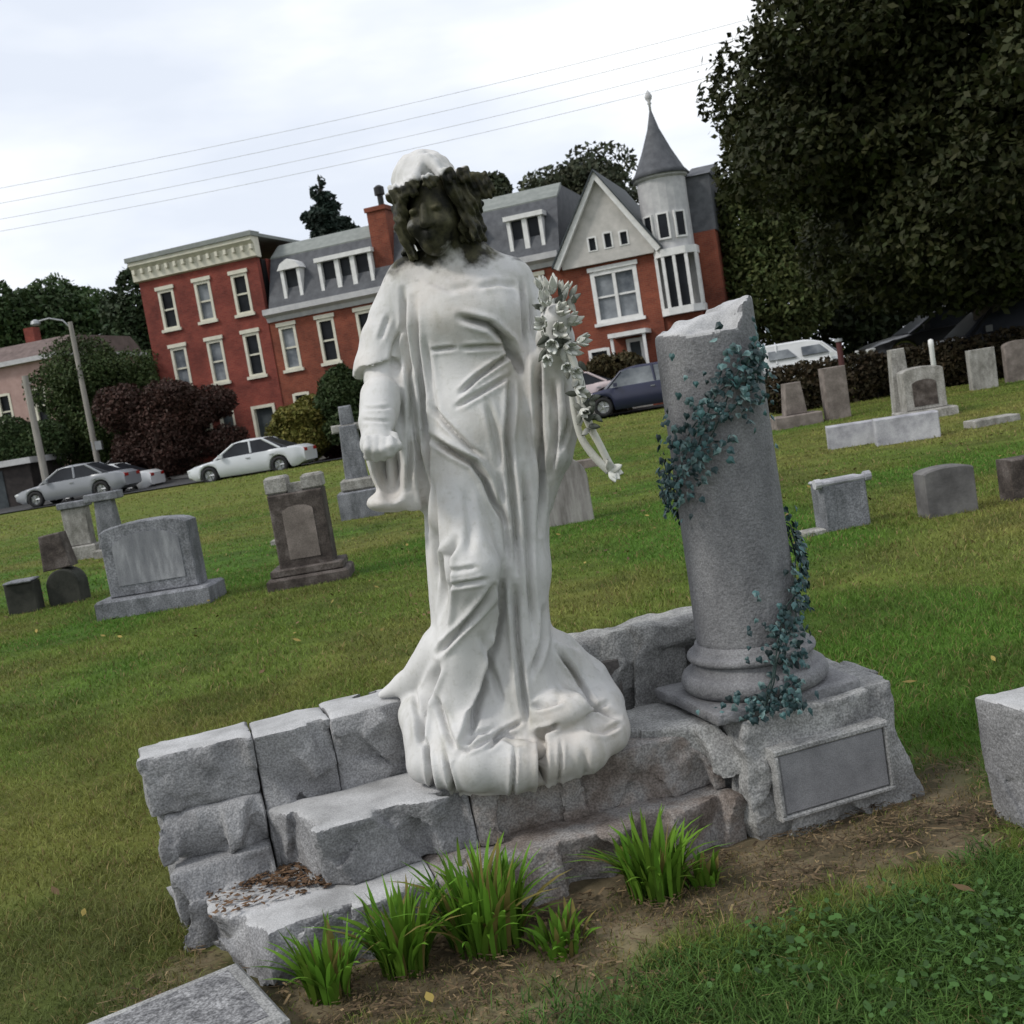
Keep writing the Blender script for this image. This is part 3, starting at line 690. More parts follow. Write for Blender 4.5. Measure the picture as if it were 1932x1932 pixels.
k9 = np.ones(15)/15; pad = lambda a: np.convolve(np.pad(a, 7, mode='edge'), k9, 'valid'); xl, xr = pad(xl), pad(xr)
cx_, ax_ = (xl+xr)/2, np.maximum(.02, (xr-xl)/2)
zk = [.24, .30, .36, .45, .55, .75, .95, 1.12, 1.28, 1.42, 1.55, 1.64, 1.70, 1.75, 1.86]
bk = np.interp(zz, zk, [.21, .215, .20, .165, .14, .125, .135, .135, .120, .120, .125, .105, .085, .06, .05])
yk = np.interp(zz, zk, [3.16, 3.16, 3.165, 3.17, 3.18, 3.18, 3.18, 3.185, 3.19, 3.185, 3.18, 3.185, 3.19, 3.20, 3.20])
q = (np.abs((X-cx_)/ax_)**2.3+np.abs((Y-yk)/bk)**2.3)**(1/2.3)
d = (q-1)*np.minimum(ax_, bk); d = np.maximum(d, Z-1.74); d = np.maximum(d, .262-Z); g.put(sl, d.astype(np.float32))
E_ = lambda u, v, Y, r, k=.03: g.ell(p3(u, v, Y), r, k)
# advanced leg under the cloth, bust, belly
g.chain([p3(850, 880, 3.12), p3(893, 1075, 2.985), p3(868, 1230, 3.07), p3(850, 1370, 3.06)], [.085, .062, .06, .07], .06)
g.chain([p3(965, 900, 3.14), p3(985, 1080, 3.11), p3(990, 1280, 3.08)], [.085, .06, .06], .06)
E_(850, 590, 3.09, (.07, .05, .065), .06); E_(925, 592, 3.09, (.07, .05, .065), .06); E_(895, 800, 3.09, (.10, .06, .10), .07)
# neck
g.chain([p3(868, 490, 3.19), p3(845, 430, 3.16)], [.068, .054], .035)
g.chain([p3(775, 520, 3.19), p3(868, 500, 3.2), p3(960, 520, 3.19)], [.05, .062, .05], .04)
# upper arm with its short flared sleeve (photo left)
# long hanging sleeve below the forearm: an open pouch of cloth, hollow towards the viewer
g.ell(p3(741, 858, 3.15), (.072, .10, .152), .02); g.ell(p3(733, 945, 3.12), (.058, .06, .026), .02)
g.ell(p3(728, 872, 3.075), (.046, .115, .108), .014, 'cut')
g.chain([p3(737, 845, 3.17), p3(741, 940, 3.15)], [.013, .011], .01)
def capped(pts, rads, zcut, k, sc=(1, 1, 1)):
    """cone chain with its lower end cut off flat, like the edge of a sleeve"""
    h_ = Grid(g.lo, g.lo+g.h*(g.n-1), g.h); h_.chain(pts, rads, .02, 'add', sc)
    sl, X, Y, Z = h_.sub((-.6, 2.8, .9), (.2, 3.5, 1.9)); d_ = np.maximum(h_.D[sl], zcut+.10*(X+.42)-Z-.012*np.sin(Y*40)); g.put(sl, d_, k)
zs = p3(690, 706, 3.12)[2]
g.cone(p3(766, 532, 3.19), p3(735, 600, 3.18), .055, .058, .03)
capped([p3(760, 540, 3.185), p3(722, 640, 3.17), p3(714, 715, 3.14)], [.050, .056, .066], zs, .012, (1, 1.15, 1))
capped([p3(735, 600, 3.17), p3(692, 690, 3.14), p3(686, 712, 3.14)], [.036, .022, .020], zs, .02)
g.chain([p3(718, 690, 3.15), p3(720, 745, 3.10)], [.048, .044], .004)
g.chain([p3(716, 745, 3.07), p3(714, 795, 3.00), p3(713, 825, 2.965)], [.052, .048, .040], .006)
g.ell(p3(714, 838, 2.95), (.046, .042, .036), .012)
for i, (fu, fl) in enumerate([(693, 0), (708, 4), (723, 2), (737, -4)]):
    g.chain([p3(fu, 828, 2.915), p3(fu, 846+fl, 2.895), p3(fu+1, 862+fl, 2.912), p3(fu+2, 860+fl, 2.945)], [.0115, .0112, .0105, .009], .0025)
g.chain([p3(744, 822, 2.95), p3(748, 842, 2.915), p3(734, 856, 2.90)], [.014, .013, .011], .005)
# long hanging sleeve below the forearm: open loop of cloth
g.chain([p3(772, 720, 3.13), p3(778, 820, 3.12), p3(780, 900, 3.12), p3(778, 950, 3.11)], [.045, .035, .030, .022], .02)
g.chain([p3(790, 640, 3.16), p3(792, 800, 3.15), p3(800, 940, 3.16)], [.05, .04, .02], .03)
# arm and hanging sleeve (photo right)
g.chain([p3(968, 535, 3.18), p3(1005, 620, 3.17), p3(1030, 700, 3.12)], [.058, .058, .062], .03)
g.chain([p3(1032, 700, 3.12), p3(1050, 640, 3.03), p3(1050, 600, 2.99)], [.055, .045, .038], .02)
g.chain([p3(1050, 690, 3.12), p3(1062, 780, 3.12), p3(1050, 860, 3.12), p3(1034, 950, 3.13)], [.045, .046, .034, .010], .025, sc=(1, 1.5, 1))
g.chain([p3(1020, 700, 3.11), p3(1026, 820, 3.11), p3(1026, 955, 3.13)], [.05, .035, .012], .025)
g.chain([p3(1075, 700, 3.10), p3(1085, 790, 3.10), p3(1060, 870, 3.12)], [.022, .018, .012], .015)
# hem: bunched cloth spilling over the stone step
for (u, v, Y, r) in [(808, 1392, 3.08, (.070, .09, .075)), (800, 1440, 3.02, (.05, .06, .055)), (842, 1445, 2.985, (.05, .07, .06)), (900, 1440, 2.955, (.085, .075, .078)), (970, 1445, 2.945, (.085, .065, .072)),
                     (1048, 1425, 2.985, (.06, .07, .07)), (1100, 1410, 3.01, (.075, .08, .072)), (1145, 1375, 3.08, (.065, .09, .07)), (1120, 1330, 3.14, (.09, .10, .07)), (790, 1345, 3.15, (.06, .10, .06)), (1060, 1340, 3.02, (.08, .07, .05)), (880, 1390, 3.0, (.09, .07, .06))]:
    E_(u, v, Y, r, .026)
g.chain([p3(720, 1312, 3.20), p3(765, 1290, 3.17), p3(830, 1230, 3.12)], [.010, .032, .06], .025)
g.chain([p3(1050, 1235, 3.16), p3(1110, 1280, 3.18), p3(1140, 1325, 3.2)], [.06, .045, .03], .04)
sl, X, Y, Z = g.sub((-.6, 2.8, .24), (.46, 3.52, .34)); g.D[sl] = np.maximum(g.D[sl], .292-Z-.03*sstep(3.03, 2.95, Y))
# face
hc = p3(818, 398, 3.13)
def hp(dx, dy, dz):              # head frame: face turned slightly towards photo left and down
    a, t_ = R(-14), R(8); x, y, z = dx, dy, dz
    y, z = y*math.cos(t_)+z*math.sin(t_)*-1, z*math.cos(t_)+y*math.sin(t_)
    return hc+np.array([x*math.cos(a)-y*math.sin(a), x*math.sin(a)+y*math.cos(a), z])
g.ell(hp(0, .02, .02), (.078, .095, .105), .02); g.ell(hp(0, -.035, -.035), (.056, .058, .075), .03); g.ell(hp(0, -.068, -.090), (.024, .022, .020), .03)
for s in (-1, 1):
    g.ell(hp(s*.032, -.098, .006), (.019, .014, .013), .014, 'cut'); g.ell(hp(s*.032, -.084, .006), (.0145, .012, .009), .003)
    g.ell(hp(s*.037, -.072, -.035), (.024, .022, .022), .025)
g.chain([hp(0, -.092, .016), hp(0, -.112, -.030)], [.009, .0135], .012); g.ell(hp(.011, -.100, -.033), (.009, .009, .007), .006); g.ell(hp(-.011, -.100, -.033), (.009, .009, .007), .006)
g.chain([hp(-.020, -.086, -.057), hp(0, -.098, -.055), hp(.020, -.086, -.057)], [.005, .0075, .005], .006); g.chain([hp(-.017, -.085, -.067), hp(0, -.096, -.068), hp(.017, -.085, -.067)], [.005, .008, .005], .006)
V, F = biggest(*g.mesh())
V = laplace(V, F, 2, .5)
# carved folds: (polyline in photo pixels, width px, depth m, ridge share)
folds = [([(868, 598), (925, 614), (960, 645), (985, 692)], 9, .032, .35), ([(812, 660), (860, 655)], 5, .010, .3), ([(872, 656), (960, 650)], 6, .012, .4),
 ([(868, 742), (900, 712), (936, 686), (968, 664)], 6, .018, .5), ([(860, 768), (905, 742), (962, 708)], 6, .012, .5),
 ([(778, 560), (782, 650), (795, 750), (802, 850), (806, 1000)], 9, .018, .5), ([(756, 540), (763, 640), (776, 760), (792, 905), (803, 1010)], 8, .022, .5), ([(800, 640), (812, 740), (826, 800)], 9, .008, .6),
 ([(811, 766), (841, 799), (886, 844), (910, 862)], 6, .012, .6), ([(812, 826), (856, 853), (895, 874), (916, 905), (931, 943), (957, 990)], 8, .024, .55),
 ([(966, 700), (962, 781), (957, 826), (964, 901), (973, 1010), (975, 1080)], 8, .018, .5), ([(1012, 640), (1016, 706), (1019, 811), (1024, 901), (1020, 1010)], 8, .026, .4), ([(949, 649), (966, 672), (985, 705)], 8, .018, .2),
 ([(990, 880), (996, 1000), (1000, 1110), (1008, 1200)], 8, .014, .5), ([(940, 900), (952, 985), (960, 1060)], 8, .010, .5),
 ([(862, 1012), (844, 1045), (847, 1092), (836, 1195)], 9, .026, .5), ([(852, 1094), (920, 1081)], 6, .010, .5), ([(850, 1068), (900, 1058)], 6, .006, .5),
 ([(930, 1095), (891, 1155), (826, 1234)], 7, .016, .9), ([(862, 1405), (903, 1300), (928, 1197), (936, 1090)], 11, .020, -1), ([(952, 1060), (946, 1150), (930, 1230), (908, 1310), (882, 1390)], 9, .016, .2), ([(990, 1350), (978, 1250), (965, 1150), (957, 1080)], 8, .010, -1), ([(812, 824), (856, 850), (897, 874), (920, 910), (955, 990)], 10, .008, -1), ([(1142, 1290), (1100, 1245), (1045, 1215)], 9, .010, -1),
 ([(972, 1110), (975, 1200), (985, 1300), (995, 1362)], 8, .018, .6), ([(1004, 1270), (1026, 1213), (1028, 1150)], 8, .014, .5), ([(905, 1190), (925, 1260), (950, 1330)], 9, .010, .5),
 ([(1052, 1232), (1089, 1287), (1125, 1338), (1169, 1353)], 6, .016, .5), ([(883, 1377), (905, 1362), (930, 1366)], 5, .010, .5), ([(920, 1385), (960, 1368), (985, 1356)], 6, .012, .5),
 ([(970, 1380), (964, 1530)], 5, .012, .5), ([(1020, 1372), (1020, 1440), (1017, 1540)], 9, .050, .25), ([(1055, 1380), (1049, 1530)], 5, .010, .6), ([(806, 1390), (816, 1440), (828, 1520)], 7, .026, .4), ([(842, 1400), (856, 1450), (868, 1530)], 6, .022, .4), ([(868, 1392), (930, 1372), (985, 1382)], 5, .010, .7), ([(1004, 1330), (1059, 1309)], 6, .016, .5), ([(1008, 1378), (1050, 1355)], 7, .022, .5),
 ([(820, 1310), (850, 1370), (866, 1395)], 9, .014, .5), ([(780, 1320), (800, 1400)], 9, .012, .5), ([(1095, 1390), (1110, 1500)], 10, .007, .6), ([(1105, 1345), (1150, 1330)], 6, .010, .5),
 ([(985, 520), (989, 600), (992, 650)], 6, .012, .5), ([(1002, 560), (1005, 640)], 6, .008, .4), ([(900, 540), (940, 530), (975, 535)], 8, .007, .6), ([(800, 520), (850, 545), (900, 535)], 10, .004, .6), ([(760, 600), (740, 650), (735, 690)], 7, .007, .5), ([(728, 590), (712, 640)], 7, .006, .5),
 ([(1045, 720), (1050, 830), (1040, 900)], 7, .014, .6), ([(1068, 710), (1074, 800), (1055, 860)], 6, .010, .6), ([(770, 760), (772, 860), (768, 930)], 6, .012, .5), ([(1100, 1360), (1140, 1372), (1172, 1362)], 6, .010, .6), ([(830, 1250), (800, 1330), (795, 1390)], 9, .016, .6), ([(1075, 1260), (1100, 1310)], 7, .012, .5), ([(815, 900), (822, 1000), (826, 1100)], 8, .012, .6), ([(880, 920), (890, 990), (885, 1040)], 12, .006, .6), ([(920, 760), (935, 820), (945, 880)], 9, .008, .6), ([(690, 770), (740, 768)], 4, .005, .5), ([(688, 792), (742, 794)], 4, .004, .5)]
N = vnormals(V, F); hgt = np.zeros(len(V)); scl = .00141
for pts, w, dep, rid in folds:
    P = np.array([px(u, v, 3.03) for u, v in pts]); seg = np.linalg.norm(np.diff(P, axis=0), axis=1); tot = seg.sum(); w_ = w*scl*.66; dep = dep*1.5
    lo = P.min(0)-9*w_; hi = P.max(0)+9*w_; kk = np.where((V[:, 0] > lo[0]) & (V[:, 0] < hi[0]) & (V[:, 2] > lo[1]) & (V[:, 2] < hi[1]) & (V[:, 1] < 3.2))[0]
    if not len(kk): continue
    p = V[kk][:, [0, 2]]; best = np.full(len(kk), 9.); sgn = np.ones(len(kk)); arc = np.zeros(len(kk)); acc = 0
    for i in range(len(P)-1):
        ab = P[i+1]-P[i]; t_ = np.clip(((p-P[i])@ab)/(ab@ab), 0, 1); dd = np.linalg.norm(p-P[i]-t_[:, None]*ab, axis=1); m_ = dd < best; best[m_] = dd[m_]; sgn[m_] = np.sign(ab[0]*(p[m_, 1]-P[i][1])-ab[1]*(p[m_, 0]-P[i][0])); arc[m_] = acc+t_[m_]*seg[i]; acc += seg[i]
    s_ = arc/tot; fade = np.minimum(1, np.minimum(s_, 1-s_)*5+.15)*(best < 4*w_)
    if rid < 0:      # overlapping edge of cloth: one side raised, the other sunk
        fade = np.minimum(1, np.minimum(s_, 1-s_)*5+.1); hgt[kk] += -rid*fade*dep*sgn*np.minimum(1, best/.007)*np.exp(-best/(2.2*w_))*(best < 9*w_); continue
    hgt[kk] += fade*dep*(-np.exp(-(best/w_)**2)+rid*.55*np.exp(-((best-2.0*w_)/(1.1*w_))**2))
front = sstep(.25, -.35, N[:, 1]); hgt = hgt*front
th = np.arctan2(V[:, 0]+.1, -(V[:, 1]-3.17)); drape = np.sin(th*13+2.2*fbm(V*[1, 1, .25], 5, 2)*2)*.008*(1-front)*sstep(.4, .6, V[:, 2])*sstep(1.72, 1.5, V[:, 2])
small = fbm(V*[1, 1, .45], 16, 3)*.0035*sstep(1.76, 1.70, V[:, 2])
V = V+N*(hgt+drape+small)[:, None]; V = laplace(V, F, 1, .3)
zn = p3(850, 474, 3.1)[2]
stain_and_shade = sstep(zn-.07, zn+.075, V[:, 2]+.05*fbm(V, 20, 3))*.95+.22*sstep(1.58, 1.72, V[:, 2])
stain_and_shade = np.where(hgt < -.012, np.maximum(stain_and_shade, .20), stain_and_shade)  # grime plus painted shade: deep folds darkened for more contrast
fl = np.exp(-((V-hp(-.05, -.08, -.03))**2).sum(1)/.036**2); stain_and_shade = stain_and_shade-fl*.62
stT = thing('marble_statue', 'white weathered marble statue of a robed woman with blackened face and hair, holding flowers', 'statue', (-.1, 3.17, .29))
off = np.array([-.1, 3.17, .29])
mesh_obj('robed_body', V-off, F, m_marble, stT, True, attrs={'stain_and_shade': stain_and_shade})
# hair: wavy locks, bleached crown
g = Grid(hc-[.25, .17, .21], hc+[.25, .24, .24], .0045); r_ = np.random.default_rng(21)
g.ell(hc+[-.012, .045, .085], (.090, .108, .088), .01); g.ell(hc+[.0, .08, -.01], (.098, .075, .09), .03)
def lock(pts, r0, r1):
    n = len(pts)
    pts = [hc+np.array(q)+np.array([.006*math.sin(i*2.1), 0, .004*math.cos(i*1.7)]) for i, q in enumerate(pts)]
    g.chain(pts, [r0+(r1-r0)*i/(n-1) for i in range(n)], .006)
for s in (-1, 1):
    for j in range(7):
        w = j/6.; x0 = s*(.012+.075*w)
        lock([(x0*.5, -.045+.06*w, .125-.02*w), (x0+s*.022, -.080+.08*w, .075-.02*w), (s*(.070+.012*w), -.072+.09*w, .030), (s*(.080+.012*w), -.05+.09*w, -.02), (s*(.070+.02*w), -.035+.08*w, -.06), (s*(.074+.02*w), -.02+.07*w, -.088)], .015, .010)
for j in range(5):       # locks hanging on the photo-right shoulder
    lock([(.080+.006*j, -.03+.022*j, .05), (.100+.005*j, -.05+.020*j, .0), (.085+.008*j, -.05+.018*j, -.035), (.10+.006*j, -.055+.018*j, -.068), (.088+.007*j, -.06+.018*j, -.098)], .014, .009)
for j in range(5):
    lock([(-.085-.004*j, -.02+.02*j, .03), (-.10, -.035+.02*j, -.03), (-.080, -.03+.02*j, -.07), (-.068-.005*j, -.035+.02*j, -.118)], .014, .009)
for j in range(11):      # wreath of small blooms round the head
    a = R(-155+j*31); c = hc+np.array([.100*math.sin(a)+.004, -.010-.088*math.cos(a), .060+.012*math.sin(a*2)])
    for k in range(5):
        b_ = k*1.2566+j; g.ell(c+np.array([.013*math.cos(b_), -.006, .013*math.sin(b_)]), (.011, .009, .011), .004)
for (dx, dz) in [(.095, .080), (.12, .06), (.145, .058), (.125, .03), (.15, .03)]:
    for k in range(5): b_ = k*1.2566+dx*50; g.ell(hc+[dx+.014*math.cos(b_), -.01, dz+.014*math.sin(b_)], (.012, .012, .012), .004)
V, F = g.mesh(); V = laplace(V, F, 1, .4)
rel = V-hc; N = vnormals(V, F); V = V+N*(fbm(V*[1, 1, .6], 45, 2)*.006+.0035*np.sin(V[:, 0]*380+V[:, 2]*120+3*fbm(V, 18, 2))*sstep(.10, .06, rel[:, 2]))[:, None]
stain_and_shade = 1-sstep(.048, .080, rel[:, 2]+.35*np.minimum(0, rel[:, 0]*-.5)+.02*fbm(V, 25, 2)-.25*np.maximum(0, rel[:, 0]))
mesh_obj('wavy_hair', V-off, F, m_marble, stT, True, attrs={'stain_and_shade': stain_and_shade})
# spray of carved lilies held on the arm, its stems sweeping down to a bow
m_fl = stone_skin('carved_flowers', (.60, .61, .57), (.05, .055, .045), (.10, .11, .085))
V = []; F = []; ST = []
def petal(c, d, up, ln, wd, curl, st):
    d = Vector(d).normalized(); s = d.cross(Vector(up)).normalized(); n_ = s.cross(d); b = len(V); K = 5
    for lay in (0, 1):
        for i in range(K+1):
            u = i/K; w = wd*math.sin(math.pi*min(1, .12+u*.86))**.8; h_ = curl*u*u*ln
            for q in (-1, 0, 1): V.append(Vector(c)+d*(ln*u)+s*(w*q)+n_*(h_+(.18*w if q else 0)-.005*lay)); ST.append(st)
    for i in range(K):
        for q in range(2):
            a = b+i*3+q; F.append((a, a+1, a+4, a+3)); a += (K+1)*3; F.append((a+3, a+4, a+1, a))
    for i in range(K):
        a = b+i*3; o2 = (K+1)*3; F.append((a+3, a+3+o2, a+o2, a)); a += 2; F.append((a, a+o2, a+3+o2, a+3))
r_ = np.random.default_rng(5)
def lily(u, v, Y, sz, dirv):
    c = p3(u, v, Y); d = Vector(dirv).normalized(); o1 = d.orthogonal().normalized(); o2 = d.cross(o1)
    for k in range(6):
        a = k*math.pi/3+r_.random()*.4; e_ = o1*math.cos(a)+o2*math.sin(a); petal(c, d*.75+e_*.8, e_, sz*(.9+.3*r_.random()), sz*.26, -.35, r_.random()*.22)
    for k in range(3): petal(c, d+o1*(.2*r_.normal())+o2*(.2*r_.normal()), o1, sz*.7, sz*.06, 0, .4)
for u, v, Y, s, d in [(1030, 575, 2.97, .05, (-.1, -.8, .5)), (1055, 590, 2.96, .05, (.4, -.8, .3)), (1022, 612, 2.95, .048, (-.3, -.9, .1)), (1052, 625, 2.94, .052, (.2, -1, 0)), (1040, 648, 2.94, .048, (-.1, -1, -.3)), (1070, 655, 2.95, .05, (.5, -.8, -.2)), (1040, 555, 2.99, .06, (0, -.2, 1)), (1075, 610, 2.98, .05, (.8, -.5, .3)), (1095, 645, 2.98, .045, (.9, -.5, .0)), (1032, 672, 2.95, .04, (-.2, -.8, -.5)), (1022, 545, 3.0, .045, (-.3, -.3, .9)), (1062, 556, 3.0, .045, (.4, -.2, .9)),
                      (1085, 700, 2.97, .04, (.4, -.8, -.3)), (1095, 735, 2.97, .04, (.5, -.8, -.3)), (1104, 775, 2.98, .036, (.4, -.8, -.4)), (1072, 690, 2.95, .04, (0, -.9, -.3))]:
    lily(1045+(u-1045)*.86, v, Y, s*.78, d)
for i in range(60):
    t_ = r_.random(); u = 1020+r_.random()*56+t_*12; v = 560+r_.random()*110; petal(p3(u, v, 2.975+.03*r_.random()), (r_.normal(), -.4, r_.normal()), (0, -1, .2), (.028+.02*r_.random()), .008, -.2, .25+.6*r_.random())
for i in range(26):
    t_ = r_.random(); petal(p3(1080+t_*35+r_.normal()*8, 680+t_*130, 2.985), (r_.normal()*.6+.2, -.4, r_.normal()*.8-.3), (0, -1, .2), .03, .008, -.2, .3+.5*r_.random())
mesh_obj('lily_spray', V and np.array([tuple(v) for v in V])-off, F, m_fl, stT, True, attrs={'stain_and_shade': np.array(ST)})
V, F, ST = [], [], []
for dv_ in [(.8, -.5, .35), (.9, -.4, -.25), (.2, -.7, -.9), (.6, -.6, -.7), (-.1, -.6, .8)]: petal(p3(1152, 888, 3.0), dv_, (0, -1, .3), .034, .011, -.15, .22)
mesh_obj('end_bloom', np.array([tuple(v) for v in V])-off, F, m_fl, stT, True, attrs={'stain_and_shade': np.array(ST)})
mb = MB()
def stem(pts, r0, r1, Y0=2.99):
    P = [p3(u, v, Y0+dy) for u, v, dy in pts]; Q = []
    for i in range(len(P)-1):
        a0, a1, a2, a3 = P[max(i-1, 0)], P[i], P[i+1], P[min(i+2, len(P)-1)]
        for k in range(6):
            t_ = k/6; Q.append(.5*((2*a1)+(a2-a0)*t_+(2*a0-5*a1+4*a2-a3)*t_*t_+(3*a1-a0-3*a2+a3)*t_**3))
    Q.append(P[-1]); mb.tube([tuple(q-off) for q in Q], [r0+(r1-r0)*i/(len(Q)-1) for i in range(len(Q))], 10)
stem([(1072, 660, 0), (1095, 720, .0), (1108, 790, .01), (1132, 840, .02), (1152, 878, .03), (1162, 890, .03)], .012, .009)
stem([(1078, 740, .03), (1086, 790, .03), (1098, 828, .03), (1122, 862, .03), (1150, 889, .03)], .008, .012)
stem([(1080, 690, 0), (1090, 740, .015), (1100, 780, .02), (1118, 820, .02)], .008, .006)
o = mb.build('ribbon_stems', m_fl, stT, True)
a_ = o.data.attributes.new('stain_and_shade', 'FLOAT', 'POINT'); a_.data.foreach_set('value', np.full(len(o.data.vertices), .12, np.float32))
# ---------------------------------------------------------------- buildings across the street
m_brick = brick_mat('red_brick', (.175, .038, .030), (.22, .052, .040), (.18, .08, .065))
m_brick2 = brick_mat('orange_brick', (.17, .046, .029), (.215, .060, .037), (.18, .09, .066))
m_cream = mat('cream_paint', [(.50, .48, .40), (.62, .60, .50)], 3, .7)
m_green = mat('verdigris', [(.16, .175, .165), (.23, .245, .23)], 3, .7)
m_white = mat('white_paint', [(.56, .56, .55), (.70, .70, .69)], 4, .6)
m_slate = mat('slate', [(.055, .058, .066), (.10, .105, .115)], 3, .7, .3, 12)
m_slate2 = mat('dark_slate', [(.030, .038, .042), (.06, .07, .075)], 3, .7, .3, 12)
m_shing = mat('pale_shingle', [(.38, .37, .35), (.52, .50, .475)], 2, .85, .4, 14)
m_tower = mat('pale_clapboard', [(.36, .36, .37), (.48, .48, .48)], 3, .8, .3, 12)
m_black = flat_mat('black_metal', (.012, .012, .013), .5)
def glass_mat(name, c0, c1):
    m = mat(name, [c0, c1], .7, .3, 0, spec=.12, stretch=(1, 1, 1.2)); return m
m_pane = glass_mat('window_glass', (.006, .007, .009), (.022, .025, .03))
m_blind = glass_mat('window_glass_pale', (.05, .06, .075), (.30, .32, .34))
P0 = (-16.82, 56.0); BR = R(-18.146); BE = (math.cos(BR), math.sin(BR))
def bthing(name, label, cat, s=0): return thing(name, label, cat, (P0[0]+BE[0]*s, P0[1]+BE[1]*s, 0), BR)
def facade(mb, s0, s1, z0, z1, holes, y=0, th=.3):
    """front wall slab with real openings"""
    xs = sorted({s0, s1, *[h[0] for h in holes], *[h[1] for h in holes]}); zs = sorted({z0, z1, *[h[2] for h in holes], *[h[3] for h in holes]})
    vi = {}
    def v(i, j, k):
        key = (i, j, k)
        if key not in vi: vi[key] = len(mb.V); mb.V.append((xs[i], y+(th if k else 0), zs[j]))
        return vi[key]
    solid = lambda i, j: 0 <= i < len(xs)-1 and 0 <= j < len(zs)-1 and not any(h[0]-1e-6 <= xs[i] and xs[i+1] <= h[1]+1e-6 and h[2]-1e-6 <= zs[j] and zs[j+1] <= h[3]+1e-6 for h in holes)
    for i in range(len(xs)-1):
        for j in range(len(zs)-1):
            if not solid(i, j): continue
            mb.F.append((v(i, j, 0), v(i+1, j, 0), v(i+1, j+1, 0), v(i, j+1, 0))); mb.F.append((v(i, j+1, 1), v(i+1, j+1, 1), v(i+1, j, 1), v(i, j, 1)))
            if not solid(i-1, j): mb.F.append((v(i, j, 0), v(i, j+1, 0), v(i, j+1, 1), v(i, j, 1)))
            if not solid(i+1, j): mb.F.append((v(i+1, j, 1), v(i+1, j+1, 1), v(i+1, j+1, 0), v(i+1, j, 0)))
            if not solid(i, j-1): mb.F.append((v(i, j, 1), v(i+1, j, 1), v(i+1, j, 0), v(i, j, 0)))
            if not solid(i, j+1): mb.F.append((v(i, j+1, 0), v(i+1, j+1, 0), v(i+1, j+1, 1), v(i, j+1, 1)))
def window(par, s0, s1, z0, z1, y=0, fm=None, pm=None, fw=.11, mull=0, rail=True, sill=True, head=False):
    """sash window set in an opening: frame > pane, sill"""
    fm = fm or m_cream; mb = MB(); ya, yb = y-.025, y+.10
    mb.box(s0-.02, s0+fw, ya, yb, z0, z1); mb.box(s1-fw, s1+.02, ya, yb, z0, z1); mb.box(s0+fw, s1-fw, ya, yb, z1-fw, z1+.02)
    mb.box(s0+fw, s1-fw, ya, yb, z0, z0+fw*.8)
    for k in range(mull): xm = s0+(s1-s0)*(k+1)/(mull+1); mb.box(xm-.07, xm+.07, ya+.01, yb, z0+fw*.8, z1-fw)
    w = mb.build('window', fm, par)
    mb = MB(); mb.box(s0+fw*.5, s1-fw*.5, y+.13, y+.16, z0+.02, z1-.02); mb.build('pane', pm or m_pane, w)
    if rail:
        mb = MB(); zm = (z0+z1)/2; mb.box(s0+fw, s1-fw, y+.05, y+.12, zm-.04, zm+.04); mb.build('meeting_rail', fm, w)
    if sill:
        mb = MB(); mb.box(s0-.12, s1+.12, y-.12, y-.028, z0-.14, z0-.004); mb.build('sill', fm, w)
    if head:
        mb = MB(); mb.box(s0-.10, s1+.10, y-.09, y-.028, z1+.024, z1+.2); mb.build('lintel', fm, w)
    return w
# --- left: three-storey brick block with a cream cornice
b1 = bthing('brick_building', 'three-storey flat-roofed red brick building with a cream cornice, left end of the row', 'building')
wins = []
for (c, zt) in [(2.15, 9.25), (4.20, 9.28), (6.22, 9.25)]: wins.append((c-.42, c+.42, zt-1.85, zt))
for c in (2.25, 4.28, 6.28): wins.append((c-.42, c+.42, 4.45, 6.45))
for c in (1.75, 2.9): wins.append((c-.42, c+.42, 1.35, 3.3))
dr = (3.78, 4.62, .6, 3.2); dr2 = (5.72, 6.75, .6, 3.05)
mb = MB(); facade(mb, .78, 7.3, -.2, 9.85, wins+[dr, dr2]); mb.box(.78, 7.3, .9, 9, -.2, 9.85); mb.build('wall', m_brick, b1)
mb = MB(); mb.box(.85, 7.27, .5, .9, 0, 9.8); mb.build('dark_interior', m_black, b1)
for i, w in enumerate(wins): window(b1, *w, pm=m_blind if i in (1, 3, 4) else m_pane, head=True)
mb = MB(); mb.box(3.78, 3.9, .02, .2, .6, 3.2); mb.box(4.5, 4.62, .02, .2, .6, 3.2); mb.box(3.9, 4.5, .02, .2, 3.06, 3.2); d = mb.build('door', m_cream, b1)
mb = MB(); mb.box(3.9, 4.5, .16, .2, .6, 3.06); mb.build('door_leaf', m_slate2, d)
mb = MB(); mb.box(5.60, 5.74, -.06, .2, .5, 3.05); mb.box(6.73, 6.87, -.06, .2, .5, 3.05); mb.box(5.74, 6.73, -.06, .2, 2.9, 3.05); d = mb.build('door', m_cream, b1); d['label'] = 'cream framed doorway'
mb = MB(); mb.box(5.74, 6.73, .16, .2, .6, 2.9); mb.build('door_leaf', m_slate2, d)
mb = MB(); mb.prism([(0, 9.852), (-.18, 9.9), (-.2, 10.45), (-.42, 10.62), (-.42, 10.80), (.3, 10.80), (.3, 9.852)][::-1], .62, 7.42, axis='x'); mb.build('cornice', m_cream, b1)
mb = MB(); mb.box(.54, 7.5, -.5, .34, 10.803, 11.02); mb.box(.54, 7.5, .343, 9, 10.80, 10.95); mb.build('roof_edge', m_green, b1)
mb = MB()
for k in range(15): xk = .74+k*.462; mb.box(xk, xk+.14, -.36, -.203, 10.22, 10.44)
mb.build('bracket', m_cream, b1)['kind'] = 'stuff'
